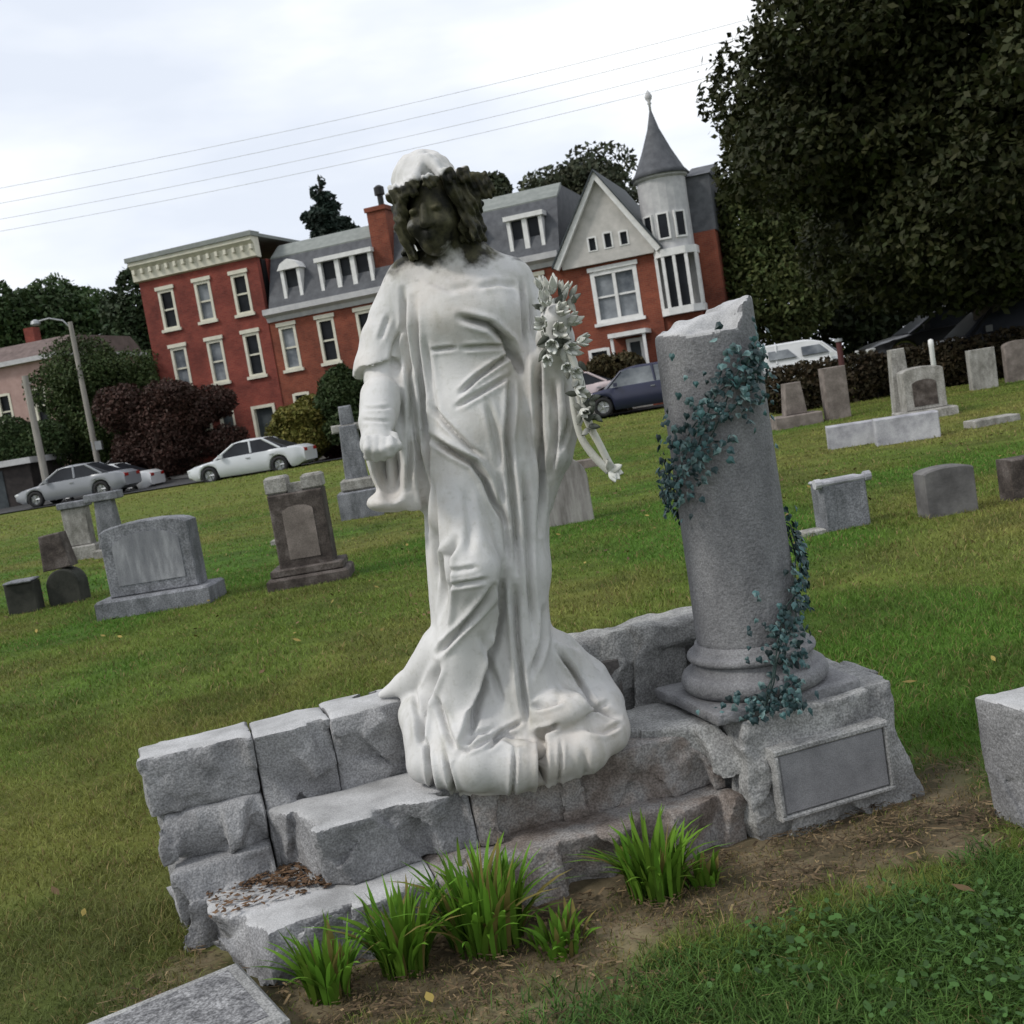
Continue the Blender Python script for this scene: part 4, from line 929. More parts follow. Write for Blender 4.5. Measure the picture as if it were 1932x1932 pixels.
# --- middle: brick with slate mansard and dormers
b2 = bthing('mansard_building', 'long brick building with a grey slate mansard roof and cream dormers, behind the statue', 'building')
wins = [(c-.42, c+.42, 4.45, 6.45) for c in (8.2, 10.2, 12.2, 14.3, 16.4, 18.5, 20.4)]
wins2 = [(c-.42, c+.42, 1.35, 3.3) for c in (8.3, 10.1, 12.3, 14.3, 16.4, 18.5, 20.4)]
mb = MB(); facade(mb, 7.303, 21.78, -.2, 6.75, wins+wins2, y=.05); mb.box(7.303, 21.78, 1, 9, -.2, 6.75); mb.build('wall', m_brick2, b2)
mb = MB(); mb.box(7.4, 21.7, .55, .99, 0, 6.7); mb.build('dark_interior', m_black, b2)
for i, w in enumerate(wins+wins2): window(b2, *w, y=.05, pm=m_blind if i in (0,) else m_pane, head=i < 7)
mb = MB(); mb.prism([(.3, 6.752), (-.05, 6.752), (-.12, 6.95), (-.40, 7.08), (-.40, 7.34), (.3, 7.34)][::-1], 7.31, 21.7, axis='x'); mb.build('cornice', m_tower, b2)
mb = MB(); mb.prism([(-.1, 7.345), (.95, 9.75), (2.0, 10.40), (8.9, 10.40), (8.9, 7.345)], 7.52, 21.75, axis='x'); mb.build('roof', m_slate, b2)
mb = MB(); mb.prism([(.93, 9.80), (1.9, 10.45), (2.1, 10.52), (2.1, 10.35), (.95, 9.72)][::-1], 7.52, 21.76, axis='x'); mb.build('ridge_trim', m_green, b2)
def dormer(par, s0, s1, z0, z1, n, arch=True, fm=None, roofm=None):
    fm = fm or m_white; mb = MB(); yb = 1.5; y0 = .06; w = (s1-s0)
    mb.box(s0, s0+.16, y0, yb, z0, z1); mb.box(s1-.16, s1, y0, yb, z0, z1); mb.box(s0-.05, s1+.05, y0-.08, yb, z0-.12, z0-.002)
    for k in range(n-1): xm = s0+.16+(w-.32)*(k+1)/n; mb.box(xm-.11, xm+.11, y0, y0+.2, z0, z1)
    if arch: mb.prism([(s0-.1, z1+.002), (s1+.1, z1+.002), (s1-.1, z1+.30), ((s0+s1)/2, z1+.48), (s0+.1, z1+.30)], y0-.1, yb, axis='y')
    else: mb.box(s0-.1, s1+.1, y0-.12, yb, z1+.002, z1+.2)
    d = mb.build('dormer', fm, par)
    mb = MB(); mb.box(s0+.165, s1-.165, y0+.21, y0+.25, z0+.002, z1-.002); mb.build('pane', m_pane, d)
dormer(b2, 8.35, 9.35, 7.42, 9.0, 1); dormer(b2, 10.3, 13.0, 7.42, 9.0, 3, False); dormer(b2, 15.2, 16.3, 7.42, 9.0, 1); dormer(b2, 17.2, 18.3, 7.42, 9.0, 1); dormer(b2, 19.55, 21.15, 6.95, 9.0, 2, False)
mb = MB(); mb.box(13.05, 13.95, .3, 1.6, 7.9, 10.75); mb.box(12.98, 14.02, .22, 1.68, 10.752, 10.95); ch = mb.build('chimney', m_brick2, b2)
mb = MB(); mb.lathe([(.14, 10.95), (.14, 11.5), (.24, 11.52), (.24, 11.85), (.1, 11.95)], 13.6, .9, 10); mb.build('chimney_pot', m_black, ch)
# --- right: Victorian gabled house with corner turret
b3 = bthing('gabled_house', 'brick Victorian house with a pale shingled gable, bay window and pointed turret', 'house')
GA, GB = 21.84, 25.78; bw = (22.98, 24.95, 3.95, 6.1); low = [(22.4, 23.3, 1.2, 2.9)]; dr = (24.05, 24.8, .6, 3.1)
mb = MB(); facade(mb, GA, GB, -.2, 6.42, [bw]+low+[dr], y=-.35); mb.box(GA+.003, GB-.003, .2, 8, -.2, 6.42); mb.box(GB, 28.3, .6, 8, -.2, 7.0); mb.build('wall', m_brick2, b3)
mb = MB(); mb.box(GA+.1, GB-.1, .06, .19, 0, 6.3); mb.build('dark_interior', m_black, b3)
window(b3, *bw, y=-.35, fm=m_white, pm=m_blind, fw=.16, mull=1, head=True); window(b3, *low[0], y=-.35, fm=m_white)
mb = MB(); mb.box(24.05, 24.2, -.33, -.15, .6, 3.1); mb.box(24.65, 24.8, -.33, -.15, .6, 3.1); mb.box(24.2, 24.65, -.33, -.15, 2.95, 3.1); d = mb.build('door', m_white, b3)
mb = MB(); mb.box(24.2, 24.65, -.2, -.16, .6, 2.95); mb.build('door_leaf', m_slate2, d)
ap = 10.0; gm = (GA+GB)/2+.05; hw = (GB-GA)/2+.02
gw = [(23.12, 23.50, 6.95, 7.55), (23.80, 24.18, 6.95, 7.62), (24.48, 24.86, 6.95, 7.55)]
mb = MB(); facade(mb, gm-hw*.5, gm+hw*.5, 6.74, 7.75, gw, y=-.55, th=.25)
mb.prism([(gm-hw, 6.74), (gm-hw*.5-.002, 6.74), (gm-hw*.5-.002, 8.45), (gm-hw+.1, 6.9)], -.55, -.3, axis='y'); mb.prism([(gm+hw*.5+.002, 6.74), (gm+hw, 6.74), (gm+hw-.1, 6.9), (gm+hw*.5+.002, 8.45)], -.55, -.3, axis='y')
mb.prism([(gm-hw*.5, 7.752), (gm+hw*.5, 7.752), (gm+hw*.5, 8.45), (gm, ap), (gm-hw*.5, 8.45)], -.55, -.3, axis='y'); mb.box(gm-hw, gm+hw, -.6, .1, 6.425, 6.737); mb.build('gable_wall', m_shing, b3)
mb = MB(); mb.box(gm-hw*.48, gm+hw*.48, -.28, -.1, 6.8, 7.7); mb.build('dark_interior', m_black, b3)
for w in gw: window(b3, *w, y=-.55, fm=m_white, fw=.05, rail=False, sill=False)
mb = MB()
for s_ in (-1, 1):
    a = np.array([gm+s_*(hw+.32), 6.55]); b_ = np.array([gm, ap+.12]); n_ = np.array([b_[1]-a[1], -(b_[0]-a[0])])*(-s_); n_ = n_/np.linalg.norm(n_)*.24
    if n_[1] > 0: n_ = -n_
    mb.prism([tuple(a), tuple(a+n_), tuple(b_+np.array([0, -.34])), tuple(b_)] if s_ < 0 else [tuple(a), tuple(b_), tuple(b_+np.array([0, -.34])), tuple(a+n_)], -.85, -.6, axis='y')
mb.build('bargeboard', m_white, b3)
mb = MB()
for s_ in (-1, 1):
    a = np.array([gm+s_*(hw+.36), 6.62]); b_ = np.array([gm, ap+.22]); up = np.array([0, -.1])
    Q = [tuple(a+up), tuple(a), tuple(b_), tuple(b_+up)]; mb.prism(Q if s_ > 0 else Q[::-1], -.95, 6, axis='y')
mb.build('roof', m_slate2, b3)
# bay window on the corner
mb = MB(); by = -.55
poly = [(GB+.004, .2), (GB+.004, by+.1), (GB+.35, by-.25), (27.15, by-.25), (27.55, by+.25), (27.55, .6), (GB+.3, .6)]
mb.prism(poly, 3.75, 4.05); mb.prism(poly, 6.15, 6.45)
for (qx, qy) in [(GB+.06, by+.12), (GB+.38, by-.16), (26.62, by-.17), (27.12, by-.16), (27.48, by+.24)]: mb.box(qx-.055, qx+.075, qy-.06, qy+.07, 4.052, 6.148)
mb.box(GB+.05, 27.5, .15, .5, 4.052, 6.148); bay = mb.build('bay_window', m_white, b3)
mb = MB(); mb.box(GB+.33, 27.1, by-.04, by+.0, 4.06, 6.14); mb.box(27.42, 27.45, by+.3, .14, 4.06, 6.14); mb.build('pane', m_pane, bay)
mb = MB(); mb.prism([(GB+.01, by+.3), (27.4, by+.3), (27.4, .6), (GB+.01, .6)], -.2, 3.745); mb.build('bay_base', m_brick2, b3)
# turret
tx, ty, tr = 26.38, .45, 1.02
mb = MB(); mb.lathe([(tr, 6.455), (tr, 9.35), (tr+.12, 9.42), (tr+.12, 9.5)], tx, ty, 8 if False else 20); tw = mb.build('turret', m_tower, b3, False)
for a in (-128, -90, -50):
    ca_, sa_ = math.cos(R(a)), math.sin(R(a)); q = MB()
    def rb(u0, u1, r0, r1, z0, z1, Q): 
        V_ = [(tx+ca_*r-sa_*u, ty+sa_*r+ca_*u, z) for z in (z0, z1) for r in (r0, r1) for u in (u0, u1)]; Q.add(V_, [(0, 1, 3, 2), (4, 6, 7, 5), (0, 4, 5, 1), (2, 3, 7, 6), (0, 2, 6, 4), (1, 5, 7, 3)])
    z0, z1 = (6.85, 7.95)
    rb(-.26, -.19, tr-.06, tr+.06, z0, z1, q); rb(.19, .26, tr-.06, tr+.06, z0, z1, q); rb(-.19, .19, tr-.06, tr+.06, z1-.07, z1, q); rb(-.19, .19, tr-.06, tr+.06, z0, z0+.07, q); tww = q.build('turret_window', m_white, b3)
    q = MB(); rb(-.19, .19, tr-.05, tr+.02, z0+.07, z1-.07, q); q.build('pane', m_pane, tww)
mb = MB(); mb.lathe([(tr+.22, 9.503), (tr+.02, 9.75), (.62, 10.6), (.25, 11.5), (.05, 12.25)], tx, ty, 20); mb.build('turret_roof', m_slate, b3, True)
mb = MB(); mb.lathe([(.05, 12.2), (.05, 12.5), (.10, 12.55), (.06, 12.62), (.14, 12.75), (.16, 12.85), (.10, 12.97), (.02, 13.1)], tx, ty, 10); mb.build('finial', m_tower, b3, True)
mb = MB(); mb.box(27.35, 28.35, .62, 7.9, 7.003, 9.3); mb.prism([(.5, 9.303), (4, 10.2), (7.9, 9.303)], 27.3, 28.4, axis='x'); mb.build('side_wing', m_slate, b3)
# porch in front
mb = MB(); mb.box(23.6, 25.2, -1.7, -.36, 3.2, 3.38); pr = mb.build('porch_roof', m_white, b3)
mb = MB(); mb.box(23.66, 23.78, -1.62, -1.5, .5, 3.197); mb.build('porch_post', m_white, b3); mb = MB(); mb.box(25.02, 25.14, -1.62, -1.5, .5, 3.197); mb.build('porch_post', m_white, b3)
# --- small pale house and dark shed at the far left
b4 = thing('pale_house', 'small pinkish house with a pale cornice, partly cut off by the left edge', 'house', (-27.5, 62, 0), R(-14))
m_pink = mat('pink_stucco', [(.30, .20, .18), (.40, .28, .25)], 2, .9)
wn_ = [(1.0, 1.8, 4.2, 6.1), (3.2, 4.0, 4.2, 6.1)]
mb = MB(); facade(mb, 0, 5.2, -.2, 7.5, wn_); mb.box(0, 5.2, .8, 8, -.2, 7.5); mb.build('wall', m_pink, b4)
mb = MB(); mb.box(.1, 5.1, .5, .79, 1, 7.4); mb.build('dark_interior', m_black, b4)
for w in wn_: window(b4, *w)
mb = MB(); mb.box(-.3, 5.5, -.35, 8.3, 7.503, 7.75); mb.build('cornice', m_tower, b4)
mb = MB(); mb.prism([(-.2, 7.753), (1.2, 8.7), (7, 8.7), (8.2, 7.753)], -.2, 5.4, axis='x'); mb.build('roof', mat('brown_roof', [(.10, .075, .07), (.17, .13, .12)], 3, .9), b4)
mb = MB(); mb.box(2.0, 2.6, 2, 2.6, 8.5, 9.6); mb.build('chimney', m_brick, b4)
b5 = thing('dark_shed', 'low dark shed with a pale flat roof by the left edge', 'shed', (-24.6, 50.5, 0), R(-6))
mb = MB(); mb.box(0, 3.9, 0, 3, -.3, 2.05); mb.build('wall', mat('dark_boards', [(.02, .018, .018), (.045, .038, .036)], 3, .9), b5)
mb = MB(); mb.box(-.15, 4.1, -.25, 3.2, 2.053, 2.32); mb.build('roof', m_tower, b5)
mb = MB(); mb.box(1.2, 2.6, -.03, -.003, -.2, 1.9); mb.build('door', m_slate2, b5)

# ---------------------------------------------------------------- cars
m_tyre = flat_mat('tyre', (.018, .018, .019), .8); m_rim = flat_mat('rim', (.35, .36, .37), .35, metal=.6); m_cglass = glass_mat('car_glass', (.008, .009, .012), (.03, .033, .04))
m_lampw = flat_mat('lamp_glass', (.55, .56, .56), .2); m_lampr = flat_mat('tail_lamp', (.30, .015, .012), .25)
def paint(name, c): return mat(name, [tuple(x*.95 for x in c), tuple(min(1, x*1.05) for x in c)], 2, .28, 0, spec=.6)
SEDAN = dict(L=4.7, W=1.8, top=[(0, .62), (.12, .72), (1.2, .88), (1.35, .93), (3.7, .98), (4.55, .95), (4.7, .78)], gh=[(1.05, .90), (1.95, 1.40), (2.4, 1.455), (3.1, 1.43), (4.05, .98)], wheels=(.88, 3.68), wr=.33)
SUV = dict(L=4.7, W=1.88, top=[(0, .78), (.10, .90), (1.15, 1.04), (1.3, 1.08), (4.5, 1.12), (4.66, 1.0), (4.7, .85)], gh=[(1.05, 1.06), (1.75, 1.62), (2.3, 1.72), (4.0, 1.70), (4.6, 1.12)], wheels=(.92, 3.72), wr=.37)
VAN = dict(L=5.3, W=2.0, top=[(0, .85), (.1, 1.05), (.7, 1.22), (.85, 1.3), (5.2, 1.35), (5.3, 1.2)], gh=[(.62, 1.22), (1.35, 2.05), (1.8, 2.2), (5.0, 2.2), (5.25, 1.34)], wheels=(.95, 4.25), wr=.36)
def car(name, label, cat, x, y, rz, spec, pm, group=None, zoff=0, glassm=None, cargo=False):
    Lc_, W = spec['L'], spec['W']/2; t = thing(name, label, cat, (x, y, float(hz(x, y))+.05+zoff), rz, group); wr = spec['wr']
    tp = np.array(spec['top']); n = 60; xs = np.linspace(0, Lc_, n)
    zt = np.interp(xs, tp[:, 0], tp[:, 1]); zt = np.convolve(np.pad(zt, 2, mode='edge'), np.ones(5)/5, 'valid')
    zb = np.full(n, .20); zb = zb+.12*sstep(.3, 0, xs)+.14*sstep(Lc_-.4, Lc_, xs)
    for wx_ in spec['wheels']:
        dd = wr*1.16**1 ; m_ = np.abs(xs-wx_) < dd; zb[m_] = np.maximum(zb[m_], wr+np.sqrt(dd**2-(xs[m_]-wx_)**2)-.02)
    hw = W*(1-.16*sstep(.7, 0, xs)**1.5-.12*sstep(Lc_-.5, Lc_, xs)**1.5)
    V = []; F = []; K = 12
    for i in range(n):
        a, b_, w = zb[i], max(zt[i], zb[i]+.06), hw[i]; h_ = b_-a
        half = [(.90, a), (.98, a+h_*.14), (1.0, a+h_*.45), (.985, a+h_*.72), (.93, a+h_*.93), (.80, b_)]
        for f_, z in half: V.append((xs[i], -w*f_, z))
        for f_, z in half[::-1]: V.append((xs[i], w*f_, z))
    for i in range(n-1):
        for k in range(K): F.append((i*K+k, i*K+(k+1) % K, (i+1)*K+(k+1) % K, (i+1)*K+k))
    F.append(tuple(range(K))); F.append(tuple(reversed([(n-1)*K+k for k in range(K)])))
    body = mesh_obj('body', V, [f[::-1] for f in F], pm, t, True)
    try: body.data.set_sharp_from_angle(angle=R(35))
    except Exception: pass
    gh = np.array(spec['gh']); xg = np.linspace(gh[0, 0], gh[-1, 0], 26); zg = np.interp(xg, gh[:, 0], gh[:, 1]); zbase = np.interp(xg, tp[:, 0], tp[:, 1])-.05; zmax = gh[:, 1].max()
    def loft(grow, lo_fn, name, m, par):
        V = []; F = []
        for i in range(len(xg)):
            b0, b1_ = lo_fn(i); k_ = np.clip((b1_-zbase[i])/(zmax-zbase[i]), 0, 1); k0 = np.clip((b0-zbase[i])/(zmax-zbase[i]), 0, 1); w1_ = W*(.90-.20*k_)+grow; w0_ = W*(.90-.20*k0)+grow
            V += [(xg[i], -w0_, b0), (xg[i], -w1_, b1_-.03), (xg[i], -w1_*.86, b1_+grow), (xg[i], w1_*.86, b1_+grow), (xg[i], w1_, b1_-.03), (xg[i], w0_, b0)]
        for i in range(len(xg)-1):
            for k in range(6): F.append((i*6+k, (i+1)*6+k, (i+1)*6+(k+1) % 6, i*6+(k+1) % 6))
        F.append(tuple(range(6))); F.append(tuple(reversed([(len(xg)-1)*6+k for k in range(6)])))
        return mesh_obj(name, V, F, m, par, False)
    loft(0, lambda i: (zbase[i], max(zg[i], zbase[i]+.05)), 'upper_body' if cargo else 'windows', pm if cargo else (glassm or m_cglass), t)
    if cargo:
        (xa, za), (xb, zb2) = gh[0], gh[1]; q = MB()
        q.add([(xa+.06-.03, -W*.76, za+.12), (xa+.06-.03, W*.76, za+.12), (xb-.06, W*.66, zb2-.03), (xb-.06, -W*.66, zb2-.03)], [(0, 1, 2, 3)]); o_ = q.build('windshield', m_blind, t); sm = o_.modifiers.new('s', 'SOLIDIFY'); sm.thickness = .04; sm.offset = 0
        for s in (-1, 1):
            for x0_, x1_ in ((xb-.25, xb+.75), (xb+.95, xb+2.0)):
                q = MB(); q.add([(x0_, s*W*.905, za+.22), (x1_, s*W*.905, za+.22), (x1_, s*W*.775, zb2-.12), (x0_+.3, s*W*.775, zb2-.12)], [(0, 1, 2, 3)]); o_ = q.build('side_window', m_blind, t); sm = o_.modifiers.new('s', 'SOLIDIFY'); sm.thickness = .05; sm.offset = 0
    # roof skin and pillars
    i0 = gh[1, 0]-.02; i1 = gh[-2, 0]+.04; xr = np.linspace(i0, i1, 12); V = []; F = []
    for x_ in xr:
        z_ = np.interp(x_, gh[:, 0], gh[:, 1]); V += [(x_, -W*.715, z_-.07), (x_, -W*.705, z_-.015), (x_, -W*.6, z_+.015), (x_, 0, z_+.03), (x_, W*.6, z_+.015), (x_, W*.705, z_-.015), (x_, W*.715, z_-.07)]
    for i in range(11):
        for k in range(6): F.append((i*7+k, i*7+k+1, (i+1)*7+k+1, (i+1)*7+k))
    mesh_obj('roof', V, [f[::-1] for f in F], pm, t, True)
    for s in (-1, 1):
        mb = MB(); zb_ = lambda x_: float(np.interp(x_, tp[:, 0], tp[:, 1])); zg_ = lambda x_: float(np.interp(x_, gh[:, 0], gh[:, 1]))
        for xa, xb in [(gh[0, 0]+.08, gh[1, 0]), ((gh[1, 0]+gh[-2, 0])/2+.1, (gh[1, 0]+gh[-2, 0])/2+.05), (gh[-1, 0]-.25, gh[-2, 0])]:
            mb = MB(); mb.tube([(xa, s*W*.885, zb_(xa)-.02), (xb, s*W*.715, zg_(xb)-.03)], .045, 6); mb.build('pillar', pm, t)
        mb = MB(); mb.box(gh[0, 0]+.35, gh[0, 0]+.5, s*W*1.0-.02*s, s*W*1.13, zb_(1.4)-.02, zb_(1.4)+.12) if s > 0 else mb.box(gh[0, 0]+.35, gh[0, 0]+.5, s*W*1.13, s*W*1.0+.02, zb_(1.4)-.02, zb_(1.4)+.12); mb.build('mirror', pm, t)
        mb = MB(); yy = s*W*.62; mb.box(-.02, .14, yy-.2, yy+.2, tp[0, 1]-.10, tp[0, 1]+.03, .03); mb.build('headlight', m_lampw, t)
        mb = MB(); mb.box(Lc_-.16, Lc_+.015, yy-.17, yy+.17, tp[-1, 1]-.10, tp[-1, 1]+.06, .03); mb.build('taillight', m_lampr, t)
        mb = MB(); hx = (gh[1, 0]+gh[-2, 0])/2
        for hx_ in (hx-.1, hx+.85): mb.box(hx_, hx_+.16, *sorted((s*W*.985, s*W*1.02)), .80*zb_(hx), .80*zb_(hx)+.03)
        mb.build('door_handle', m_rim, t)
        for wx_ in spec['wheels']:
            q = MB(); pr_ = [(.6, -.1), (.92, -.1), (1, -.06), (1, .06), (.92, .1), (.6, .1)]; NN = 24; V = []; F = []
            for r_, d_ in pr_:
                for k in range(NN): a_ = 2*math.pi*k/NN; V.append((wx_+r_*wr*math.cos(a_), s*(W-.11)+d_, wr+r_*wr*math.sin(a_)))
            for i in range(6):
                for k in range(NN): F.append((i*NN+k, i*NN+(k+1) % NN, ((i+1) % 6)*NN+(k+1) % NN, ((i+1) % 6)*NN+k))
            wh = mesh_obj('wheel', V, F, m_tyre, t, True)
            q = MB(); yc_ = s*(W-.05)
            q.tube([(wx_, yc_-.06*s, wr), (wx_, yc_-.02*s, wr)], wr*.60, 20)
            for k in range(5): a_ = k*1.2566; q.tube([(wx_, yc_, wr), (wx_+math.cos(a_)*wr*.58, yc_-.005*s, wr+math.sin(a_)*wr*.58)], .035, 5)
            q.build('rim', m_rim, wh)
    return t
p_silver = paint('silver_paint', (.50, .52, .54)); p_grey = paint('grey_paint', (.22, .23, .25)); p_navy = paint('navy_paint', (.015, .018, .05)); p_dark = paint('black_paint', (.010, .010, .011)); p_white = paint('white_van_paint', (.60, .61, .62)); p_pink = paint('pale_paint', (.5, .42, .42))
GC = 'cars parked along the street'
car('parked_car', 'silver sedan parked in front of the three-storey brick building', 'car', -11.9, 44.0, R(-8), SEDAN, p_silver, GC, zoff=-.14)
car('parked_car', 'grey sedan parked beside the two utility poles at the left', 'car', -19.7, 46.6, R(-6), SEDAN, p_grey, GC, zoff=-.02)
car('parked_car', 'white car whose end shows behind the grey sedan', 'car', -19.4, 48.8, R(-5), SEDAN, p_white, GC, zoff=-.25)
car('parked_car', 'dark small car under the purple-red leaved tree', 'car', -18.9, 51.6, R(-4), SEDAN, p_dark, GC)
car('parked_car', 'dark navy van-like car parked in front of the gabled house', 'car', 3.2, 43.4, R(-6), SUV, p_navy, GC, glassm=m_blind)
car('parked_car', 'pale pink car half hidden behind the navy one and the lily stems', 'car', .8, 45.6, R(-6), SEDAN, p_pink, GC, zoff=.35)
car('delivery_van', 'white van parked beyond the dark hedge right of the column', 'van', 14.1, 43.6, R(170), dict(VAN, L=4.9, top=[(0, .75), (.1, .92), (.7, 1.05), (.85, 1.1), (4.8, 1.15), (4.9, 1.0)], gh=[(.62, 1.05), (1.35, 1.72), (1.8, 1.85), (4.6, 1.85), (4.85, 1.14)], wheels=(.95, 3.95)), p_white, zoff=-.30, cargo=True)
car('parked_car', 'black car with a pale roof line behind the dark hedge', 'car', 10.2, 31.0, R(-3), SEDAN, p_dark, 'cars parked under the big tree', zoff=.35)
car('parked_car', 'large black car at the right edge under the big tree', 'car', 9.6, 26.0, R(-4), SUV, p_dark, 'cars parked under the big tree', zoff=-.05)
# ---------------------------------------------------------------- poles and wires
m_wood = mat('pole_wood', [(.20, .19, .17), (.32, .30, .27)], 3, .9, .3, 30, stretch=(3, 3, .4)); m_gal = flat_mat('galvanised', (.30, .31, .32), .45, metal=.4)
t = thing('utility_pole', 'pale shorter wooden pole standing behind the grey sedan', 'pole', (-20.1, 50, float(hz(-20.1, 50)))); mb = MB(); mb.tube([(0, 0, -.3), (0, 0, 5.6)], [.17, .13], 12); mb.build('pole', m_wood, t); mb = MB(); mb.box(-.2, .2, -.05, .05, 5.2, 5.3); mb.build('crossbar', m_wood, t)
t = thing('street_lamp', 'tall grey pole with a curved lamp arm reaching to the left', 'street lamp', (-18.4, 52, float(hz(-18.4, 52)))); mb = MB(); mb.tube([(0, 0, -.3), (0, 0, 7.6)], [.15, .10], 12); mb.build('pole', m_wood, t)
mb = MB(); mb.tube([(0, 0, 7.3), (-.3, 0, 7.7), (-.9, 0, 7.9), (-1.4, 0, 7.85)], .04, 8); mb.build('lamp_arm', m_gal, t); mb = MB(); mb.lathe([(.05, 7.95), (.18, 7.88), (.22, 7.75), (.16, 7.68)], -1.55, 0, 12); mb.build('lamp_head', m_gal, t); mb = MB(); mb.box(-.1, .35, -.12, .12, 1.7, 2.1); mb.build('meter_box', m_gal, t)
m_wire = flat_mat('wire', (.55, .56, .58), .6)
for i, (za, zb_, dy) in enumerate([(10.35, 11.55, 0), (10.0, 11.2, .4), (9.45, 10.6, .1), (9.2, 10.3, .6)]):
    pts = []
    for k in range(41): u = k/40*1.6-.3; x = -14.2+u*22.0; pts.append((x, 36+dy, za+(zb_-za)*u-.8*(u*(1-u))))
    mb = MB(); mb.tube(pts, .007, 5); o = mb.build('overhead_wire', m_wire)
    tag(o, ['uppermost thin overhead wire crossing the sky', 'second thin overhead wire from the top', 'third thin overhead wire from the top', 'lowest thin overhead wire, just above the turret height at right'][i], 'wire', 'overhead wires across the sky')

# ---------------------------------------------------------------- trees
m_bark = mat('bark', [(.035, .028, .022), (.075, .062, .05)], 4, .95, .6, 18, stretch=(2, 2, .4))
m_leaf = attr_mat('foliage', 'col', .65, .2, trans=.12)
def leaves(name, parent, blobs, n, size, col, seed, var=.5, hole=.0):
    """many small leaf faces through the volume of overlapping lobes"""
    r_ = np.random.default_rng(seed); vol = np.array([b[3]*b[4]*b[5] for b in blobs]); pick = r_.choice(len(blobs), n, p=vol/vol.sum()); B = np.array(blobs, float)[pick]
    dv = r_.normal(0, 1, (n, 3)); dv /= np.linalg.norm(dv, axis=1)[:, None]; rad = r_.random(n)**(1/3.2); rad = np.where(r_.random(n) < .45, .82+.22*r_.random(n), rad)
    P = B[:, :3]+dv*rad[:, None]*B[:, 3:6]
    cl = fbm(P, 1.1/size/8, 3); P = P+dv*(cl*.28)[:, None]*B[:, 3:6]
    if hole: k = fbm(P+31, .9/size/7, 2) > -1+hole; P = P[k]; dv = dv[k]
    n = len(P); nr = r_.normal(0, 1, (n, 3))+dv*.6+np.array([0, 0, .5]); nr /= np.linalg.norm(nr, axis=1)[:, None]
    t1 = np.cross(nr, r_.normal(0, 1, (n, 3))); t1 /= np.linalg.norm(t1, axis=1)[:, None]; t2 = np.cross(nr, t1); s = size*(.6+.8*r_.random(n))
    Q = np.stack([P-t1*s[:, None], P+t2*(s*.55)[:, None]-t1*(s*.1)[:, None], P+t1*s[:, None], P-t2*(s*.55)[:, None]-t1*(s*.1)[:, None]], 1)
    col = np.array(col); C = col[None]*(1-var/2+var*r_.random(n))[:, None]*(1+.35*fbm(P, .5/size/8, 2))[:, None]; C[:, 0] *= 1+.3*(r_.random(n)-.3)
    return mesh_obj(name, Q.reshape(-1, 3), np.arange(n*4).reshape(n, 4), m_leaf, parent, attrs={'col': np.repeat(C, 4, 0)})
def tree(name, label, cat, x, y, th, tr_, blobs, n, size, col, seed, group=None, hole=0, limbs=6):
    z0 = float(hz(x, y)); t = thing(name, label, cat, (x, y, z0), 0, group); r_ = np.random.default_rng(seed)
    mb = MB(); mb.tube([(0, 0, -.3), (0, 0, .2), (.02*th, 0, th*.6), (.03*th, .02*th, th)], [tr_*1.35, tr_*1.05, tr_*.85, tr_*.6], 12)
    for b in (blobs if len(blobs) <= limbs else [blobs[i] for i in r_.choice(len(blobs), limbs, False)]):
        e_ = np.array(b[:3]); s_ = np.array([.02*th, 0, th*(.55+.4*r_.random())]); m_ = s_*.5+e_*.5+np.array([0, 0, -.1*b[5]]); mb.tube([tuple(s_), tuple(m_), tuple(e_)], [tr_*.5, tr_*.3, tr_*.08], 7)
    mb.build('trunk', m_bark, t, True); leaves('crown', t, blobs, n, size, col, seed, hole=hole); return t
# big maple at the right, crown running out of the frame
r_ = np.random.default_rng(77); bl = []
for i in range(46):
    a = r_.random()*6.283; u = r_.random(); zc_ = 2.9+9.5*u; rm_ = 5.3*math.sin(math.pi*min(1, .20+.72*u))**.7; rr = rm_*(.35+.6*r_.random()); bl.append((math.cos(a)*rr, math.sin(a)*rr, zc_, 1.3+.7*r_.random(), 1.3+.7*r_.random(), 1.0+.5*r_.random()))
for z_ in (3.3, 5.5, 7.5, 9.5): bl.append((0, 0, z_, 3.6, 3.6, 1.7))
tree('maple_tree', 'huge dense dark green tree filling the upper right', 'tree', 11.3, 25.5, 4.0, .38, bl, 270000, .09, (.024, .030, .009), 3, hole=.45)
T2 = [(0, 0, 3.5, 2.2, 2, 2.2), (-.6, 0, 5.5, 1.8, 1.8, 1.8), (.6, 0, 7.2, 1.5, 1.5, 1.6), (-.2, 0, 8.6, 1.0, 1.0, 1.1), (1.6, 0, 4.5, 1.8, 1.8, 2)]
tree('maple_tree', 'lighter green tree between the turret and the huge dark tree', 'tree', 13.0, 50.0, 2.6, .25, [tuple(v*1.24 for v in b) for b in T2], 60000, .11, (.050, .066, .020), 4, hole=.4)
GT = 'trees beyond the buildings'
def rt(px_u, px_v, Y, w, h, n, lab, col, seed, name='background_tree', size=.18, hole=.35):
    p = at(px_u, px_v, Y); top = p[2]; r_ = np.random.default_rng(seed); z0 = float(hz(p[0], Y)); hh = top-z0; bl = [(r_.normal()*w*.35, r_.normal()*w*.3, hh-h*(.15+.8*r_.random()), w*(.3+.2*r_.random()), w*.4, h*(.16+.14*r_.random())) for _ in range(9)]; bl.append((0, 0, hh-h*.55, w*.55, w*.5, h*.5))
    return tree(name, lab, 'tree', float(p[0]), Y, max(1.0, hh-h*.8), .25, bl, n*2, size, col, seed, GT, hole)
rt(75, 522, 78, 7.5, 9, 30000, 'rounded dark green tree at the far left, above the pale house', (.036, .066, .022), 31)
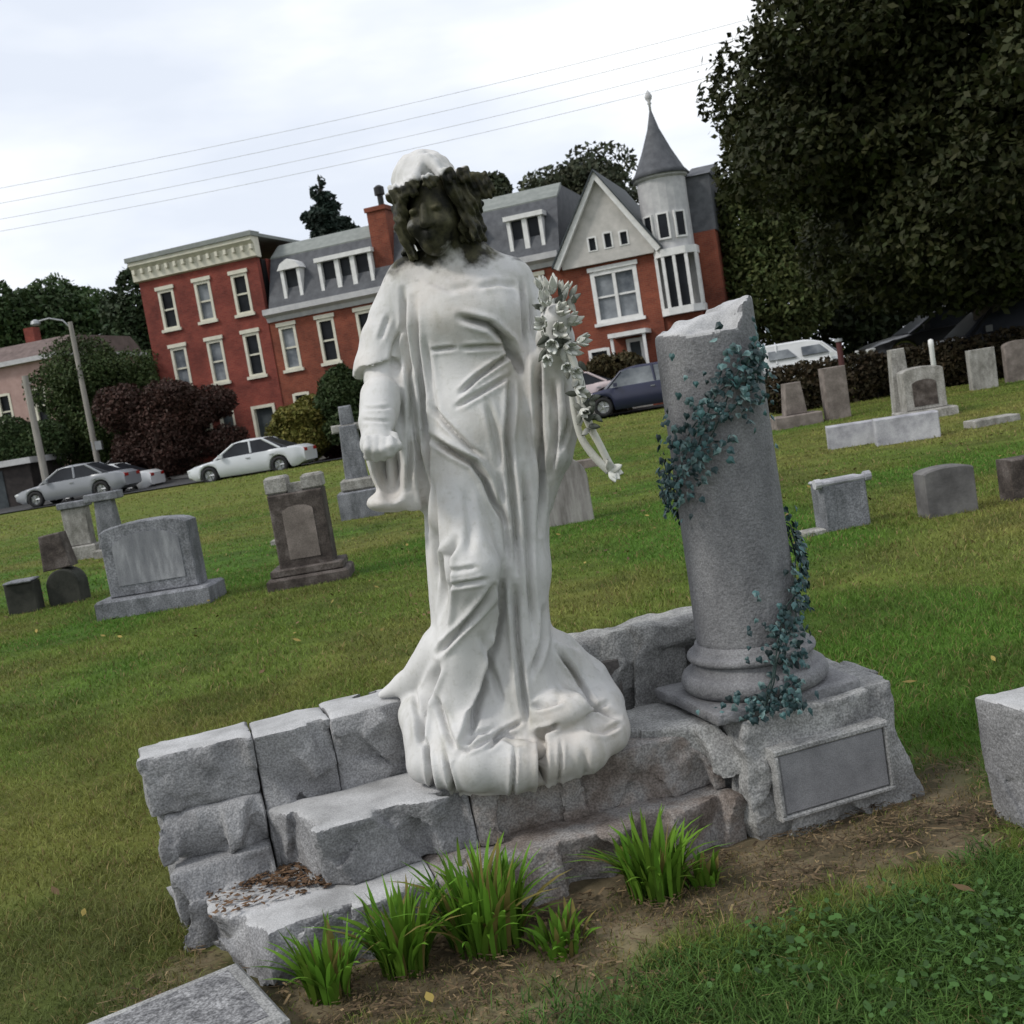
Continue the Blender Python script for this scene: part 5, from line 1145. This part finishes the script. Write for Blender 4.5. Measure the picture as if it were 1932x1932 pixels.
rt(215, 545, 72, 3.2, 10, 14000, 'narrow dark tree against the left side of the brick building', (.028, .048, .020), 32)
rt(1095, 300, 72, 5.5, 6, 9000, 'loose tree top above the gabled roof', (.05, .062, .035), 33, hole=.65)
rt(1010, 362, 74, 4.0, 5, 6000, 'small tree top above the mansard roof, right of the statue', (.045, .055, .03), 35, hole=.6)
rt(905, 335, 70, 2.6, 6, 9000, 'dark tree top showing beside the hair of the statue', (.035, .045, .022), 34, hole=.5)
for i, (x_, y_, h_) in enumerate([(19, 56, 7.5), (25, 60, 9), (31, 55, 8), (38, 60, 10)]):
    r_ = np.random.default_rng(60+i); bl = [(r_.normal()*1.8, r_.normal()*1.5, h_*(.15+.75*r_.random()), 1.6+r_.random(), 1.6, 1.3+r_.random()) for _ in range(9)]+[(0, 0, h_*.45, 2.6, 2.4, h_*.42)]
    tree('background_tree', ['dark tree beyond the white van', 'dark tree in the gap behind the black cars', 'dark tree behind the trunk of the huge tree', 'dark tree low at the far right'][i], 'tree', x_, y_, 2.0, .25, bl, 16000, .2, (.016, .024, .009), 80+i, GT, .2)
# conifer behind the mansard
p = at(600, 338, 76); t = thing('conifer_tree', 'dark conifer pointing up behind the mansard roof', 'tree', (float(p[0]), 76, 0)); mb = MB(); mb.tube([(0, 0, -.3), (0, 0, p[2])], [.25, .03], 8); mb.build('trunk', m_bark, t)
leaves('crown', t, [(r_.normal()*.25*(1+k*.22), r_.normal()*.3, p[2]-.2-k*.55, .25+k*.23, .3+k*.2, .42) for k in range(12)], 14000, .2, (.022, .038, .028), 6, hole=.3)
GB_ = 'shrubs and small trees along the street'
def shrub(x, y, w, h, n, lab, col, seed, name='street_shrub', size=.085, hole=.2, zb=0.):
    r_ = np.random.default_rng(seed); bl = [(r_.normal()*w*.3, r_.normal()*w*.25, zb+(h-zb)*(.25+.6*r_.random()), w*(.2+.14*r_.random()), w*.28, (h-zb)*(.14+.12*r_.random())) for _ in range(10)]; bl.append((0, 0, zb+(h-zb)*.48, w*.42, w*.4, (h-zb)*.45))
    return tree(name, lab, 'shrub' if h < 3 else 'tree', x, y, max(.5, h*.35), .09, bl, int(n*1.8), size, col, seed, GB_, hole)
shrub(-14.6, 50.5, 3.8, 4.6, 26000, 'purple-red leaved tree in front of the brick building', (.046, .026, .020), 41, 'purple_tree')
shrub(-18.7, 55.0, 5.6, 6.4, 34000, 'big green bush behind the lamp pole', (.040, .064, .020), 42)
shrub(-22.4, 53.0, 3.6, 3.8, 16000, 'dark green bush between the pale house and the shorter pole', (.034, .058, .020), 43)
shrub(-8.3, 47.2, 2.9, 2.7, 14000, 'yellow-green shrub behind the silver sedan', (.105, .105, .022), 44)
shrub(-6.0, 47.2, 2.6, 4.0, 20000, 'dark green small tree beside the elbow of the statue', (.030, .050, .017), 45)
shrub(-7.0, 48.6, 2.2, 1.7, 9000, 'low maroon shrub right of the yellow-green shrub', (.045, .015, .018), 46)
shrub(5.0, 45.6, 2.2, 2.6, 10000, 'brown-green shrub in front of the gabled house', (.045, .038, .016), 47, hole=.4)
shrub(7.8, 42.5, 2.4, 2.4, 10000, 'dark shrub hidden behind the column', (.022, .034, .012), 48)
# hedge behind the right-hand stones
hg = thing('hedge', 'long dark brown-green hedge behind the gravestones at right', 'hedge', (10.0, 25.0, float(hz(10, 25))), R(-10)); r_ = np.random.default_rng(50)
leaves('foliage', hg, [(-3.6+k*.55, .15*r_.normal(), .50, .55, .5, .55) for k in range(16)], 30000, .06, (.030, .024, .012), 51); mb = MB(); [mb.tube([(-3.5+k*.5, 0, -.1), (-3.5+k*.5, 0, .7)], .02, 5) for k in range(16)]; mb.build('stems', m_bark, hg)
po = thing('post', 'thin dark red post standing in the hedge', 'post', (7.2, 23.3, float(hz(7.2, 23.3))+.1)); mb = MB(); mb.tube([(0, 0, -.2), (0, 0, 1.28)], .06, 10); mb.build('shaft', flat_mat('red_paint', (.07, .022, .022), .6), po); mb = MB(); mb.tube([(0, 0, 1.28), (0, 0, 1.34)], .08, 10); mb.build('cap', m_gal, po)
wl = thing('white_post', 'short white post behind the tall pale monument', 'post', (7.95, 20.4, float(hz(7.95, 20.4))-.30)); mb = MB(); mb.lathe([(.05, -.2), (.045, 1.30), (.05, 1.32), (.045, 1.42), (.01, 1.44)], 0, 0, 10); mb.build('shaft', m_white, wl, True)

# ---------------------------------------------------------------- gravestones
m_gs1 = mat('grave_grey', [(.085, .09, .095), (.17, .175, .19), (.26, .265, .285)], 5, .85, .5, 40, speck=.35, stretch=(1.3, 1.3, .6), rw=.72); m_gs2 = mat('grave_pale', [(.13, .125, .11), (.27, .26, .24), (.38, .37, .35)], 5, .9, .5, 40, speck=.3, stretch=(1.3, 1.3, .6), rw=.72)
m_gs3 = mat('grave_brown', [(.030, .024, .022), (.075, .062, .055), (.15, .13, .12)], 6, .9, .4, 40, speck=.3); m_gs4 = mat('grave_white', [(.22, .22, .24), (.36, .36, .385), (.48, .48, .50)], 4, .8, .2, 60, speck=.15); m_gsp = mat('grave_pink', [(.11, .092, .082), (.17, .145, .13), (.26, .22, .20)], 5, .9, .3, 50, speck=.2); m_gd = mat('grave_dark', [(.020, .022, .018), (.05, .05, .042)], 6, .9, .4, 40)
GS = 'weathered gravestones in the cemetery lawn'
def outline(w, h, top):
    if top == 'flat': return [(-w/2, 0), (w/2, 0), (w/2, h), (-w/2, h)]
    if top == 'serp': return [(-w/2, 0), (w/2, 0), (w/2, h*.90)]+[(w/2*math.cos(a)*.97, h*.90+h*.10*math.sin(a)) for a in np.linspace(.15, math.pi-.15, 11)]+[(-w/2, h*.90)]
    if top == 'round': return [(-w/2, 0), (w/2, 0), (w/2, h-w/2)]+[(w/2*math.cos(a), h-w/2+w/2*math.sin(a)) for a in np.linspace(.15, math.pi-.15, 13)]+[(-w/2, h-w/2)]
    if top == 'gable': return [(-w/2, 0), (w/2, 0), (w/2*.86, h*.86), (0, h), (-w/2*.86, h*.86)]
    if top == 'taper': return [(-w/2, 0), (w/2, 0), (w/2*.72, h), (-w/2*.72, h)]
def grave(name, label, x, y, w, h, d, m, top='flat', base=None, rz=0, bm=None, tilt=0, cat='gravestone', panel=None, cap=None, bev=.012):
    t = thing(name, label, cat, (x, y, float(hz(x, y))), R(rz), GS); z0 = 0
    if base: mb = MB(); mb.box(-base[0]/2, base[0]/2, -base[1]/2, base[1]/2, -.08, base[2], .02); mb.build('base', bm or m, t); z0 = base[2]
    mb = MB(); mb.prism([(q, z+z0+.002 if z > 0 or base else -.08) for q, z in outline(w, h-z0, top)], -d/2, d/2, bev, axis='y'); o = mb.build('headstone', m, t)
    if tilt: o.rotation_euler = (R(tilt), 0, 0)
    if panel:
        pw, ph, pz, pm = panel; mb = MB(); mb.prism([(-pw/2, pz), (pw/2, pz), (pw/2, pz+ph)]+[(pw/2*math.cos(a), pz+ph+pw*.18*math.sin(a)) for a in np.linspace(.3, math.pi-.3, 5)]+[(-pw/2, pz+ph)], -d/2-.006, -d/2+.02, axis='y'); mb.build('inscription_panel', pm, t)
    if cap:
        cw, chh, cm = cap; mb = MB(); mb.box(-cw/2, cw/2, -d/2-.04, d/2+.04, h+.004, h+chh, .012); mb.build('cap', cm, t)
    return t
m_streak = mat('grave_streaked', [(.13, .135, .15), (.20, .205, .22), (.33, .335, .35)], 6, .8, .2, 60, stretch=(1.6, 1, .35), speck=.15)
grave('gravestone', 'wide blue-grey gravestone with a curved top on a broad grey base, left lawn', -3.20, 9.95, .80, .80, .26, m_gs1, 'serp', (1.02, .48, .16), -3, panel=(.6, .34, .26, m_streak))
t = grave('gravestone', 'dark brown upright gravestone with a pinkish worn panel on a stepped base', -1.86, 10.0, .48, .82, .30, m_gs3, 'flat', (.72, .52, .10), 2, bm=m_gs3, panel=(.27, .42, .24, m_gsp))
mb = MB(); mb.box(-.32, .32, -.22, .22, .103, .17, .01); mb.build('upper_step', m_gs3, t); mb = MB(); mb.box(-.25, -.06, -.13, .13, .823, .98, .02); mb.box(.07, .25, -.13, .13, .823, .96, .02); mb.box(-.06, .07, -.1, .1, .823, .90); mb.build('broken_crown', m_gs2, t)
grave('gravestone', 'small square dark mossy gravestone, lowest at the left edge', -4.99, 11.3, .30, .30, .2, m_gd, 'flat', None, 4, cap=(.28, .03, m_gs1))
t = grave('gravestone', 'narrow dark two-part gravestone beside the small mossy one', -4.62, 11.5, .34, .36, .26, m_gd, 'round', None, 0); mb = MB(); mb.prism(outline(.30, .36, 'taper'), -.1, .1, .01, axis='y'); o = mb.build('upper_block', m_gs3, t); o.location = (-.03, 0, .365); o.rotation_euler = (0, R(-4), 0)
grave('gravestone', 'pale upright gravestone behind the dark two-part one', -6.3, 16.5, .36, .75, .2, m_gs2, 'flat', (.5, .35, .2), 0, cap=(.42, .1, m_gs1))
grave('gravestone', 'leaning grey gravestone with a wide cap, behind the blue-grey one', -5.75, 16.2, .34, .80, .2, m_gs1, 'taper', (.5, .35, .12), 0, bm=m_gs2, cap=(.48, .12, m_gs1))
t = grave('cross_monument', 'grey stone cross monument standing by the hand of the statue', -2.16, 16.5, .34, 1.35, .28, m_gs1, 'taper', (.62, .5, .40), 3, cat='monument'); mb = MB(); mb.prism([(-.24, 1.26), (.24, 1.26), (.24, 1.38), (-.24, 1.38)], -.09, .09, .02, axis='y'); mb.build('cross_arm', m_gs2, t); mb = MB(); mb.prism([(-.10, 1.353), (.10, 1.353), (.09, 1.64), (-.09, 1.64)], -.088, .088, .02, axis='y'); mb.build('cross_head', m_gs1, t); mb = MB(); mb.box(-.24, .24, -.2, .2, .403, .58, .03); mb.build('upper_step', m_gs2, t)
grave('gravestone', 'rounded brown-grey gravestone showing between the statue and the column', .57, 11.3, .46, .66, .18, mat('grave_lime', [(.13, .12, .11), (.22, .205, .195), (.30, .29, .27)], 5, .9, .3, 40, stretch=(3, 1, .5)), 'round', None, 4, tilt=-3)
t = grave('gravestone', 'squat grey gravestone under a white bar-shaped cap, right lawn', 2.36, 8.1, .34, .33, .20, m_gs1, 'flat', None, 8); mb = MB(); mb.tube([(-.19, -.08, .345), (.19, -.08, .345)], .024, 10); [mb.tube([(s_*.19-.022, -.08, .35), (s_*.19+.022, -.08, .35)], .036, 10) for s_ in (-1, 1)]; mb.box(-.18, .18, -.06, .1, .333, .36, .01); mb.build('rolled_cap', m_gs4, t)
grave('gravestone', 'low dark grey rectangular gravestone right of the white-capped one', 3.07, 7.95, .38, .345, .17, mat('grave_charcoal', [(.075, .072, .072), (.12, .115, .115), (.17, .165, .16)], 5, .9, .3, 50), 'serp', None, 5)
grave('gravestone', 'dark gravestone cut off by the right edge', 3.70, 8.1, .30, .30, .18, m_gs3, 'flat', None, 6)
grave('gravestone', 'low pale lilac block gravestone, left one of a pair', 4.66, 15.1, .62, .30, .3, m_gs4, 'flat', None, -14)
grave('gravestone', 'low whitish block gravestone, right one of a pair', 5.16, 14.4, .78, .33, .34, m_gs4, 'flat', None, -14)
grave('gravestone', 'reddish stubby gravestone on a tan base near the column', 5.42, 20.7, .40, .80, .3, m_gsp, 'taper', (.85, .6, .22), 0, bm=m_gsp)
grave('gravestone', 'tan narrow gravestone behind the lilac block', 6.2, 20.7, .42, .95, .3, m_gsp, 'flat', None, 0)
t = grave('gravestone', 'tall pale monument with a dark arched niche, right side', 6.55, 17.4, .62, .80, .35, m_gs2, 'serp', (.85, .6, .14), -6, panel=(.36, .34, .2, m_gs3)); mb = MB(); mb.prism(outline(.30, 1.02, 'taper'), .2, .42, .012, axis='y'); o = mb.build('rear_shaft', m_gs2, t); o.location = (-.24, 0, .1)
grave('gravestone', 'pale upright gravestone farther back at right', 9.5, 22.0, .50, .78, .2, m_gs2, 'flat', None, -6)
grave('gravestone', 'pinkish gravestone at the right edge, farther back', 10.55, 22.7, .55, .82, .2, m_gsp, 'serp', None, -6)
def flat(label, x, y, w, d, h, m, rz): t = thing('flat_marker', label, 'grave marker', (x, y, float(hz(x, y))), R(rz), 'small flat markers in the grass'); mb = MB(); mb.box(-w/2, w/2, -d/2, d/2, -.05, h, .01); mb.build('marker_block', m, t)
flat('small pale flat marker in the grass right of the column', 2.10, 8.0, .16, .14, .035, m_gs2, 10)
flat('long yellowish flat marker at the far right', 6.35, 14.6, .62, .3, .09, m_gs2, 8)
flat('tiny white flat marker left of the brown upright gravestone', -2.95, 14.2, .22, .2, .06, m_gs2, 0)
flat('tan flat marker in the grass near the stem bow of the statue', 1.35, 19.5, .55, .3, .14, m_gsp, 0)
# near right headstone, cut by the frame
t = thing('gravestone', 'rough-topped grey gravestone close by at the right edge', 'gravestone', (1.27, 2.86, 0), R(14), GS)
rock('headstone', [(-.10, -.12), (.30, -.12), (.30, .10), (-.10, .10)], -.03, .325, t, m_gran, 61, .008, .012, topm=m_gran_top, topamp=.006)
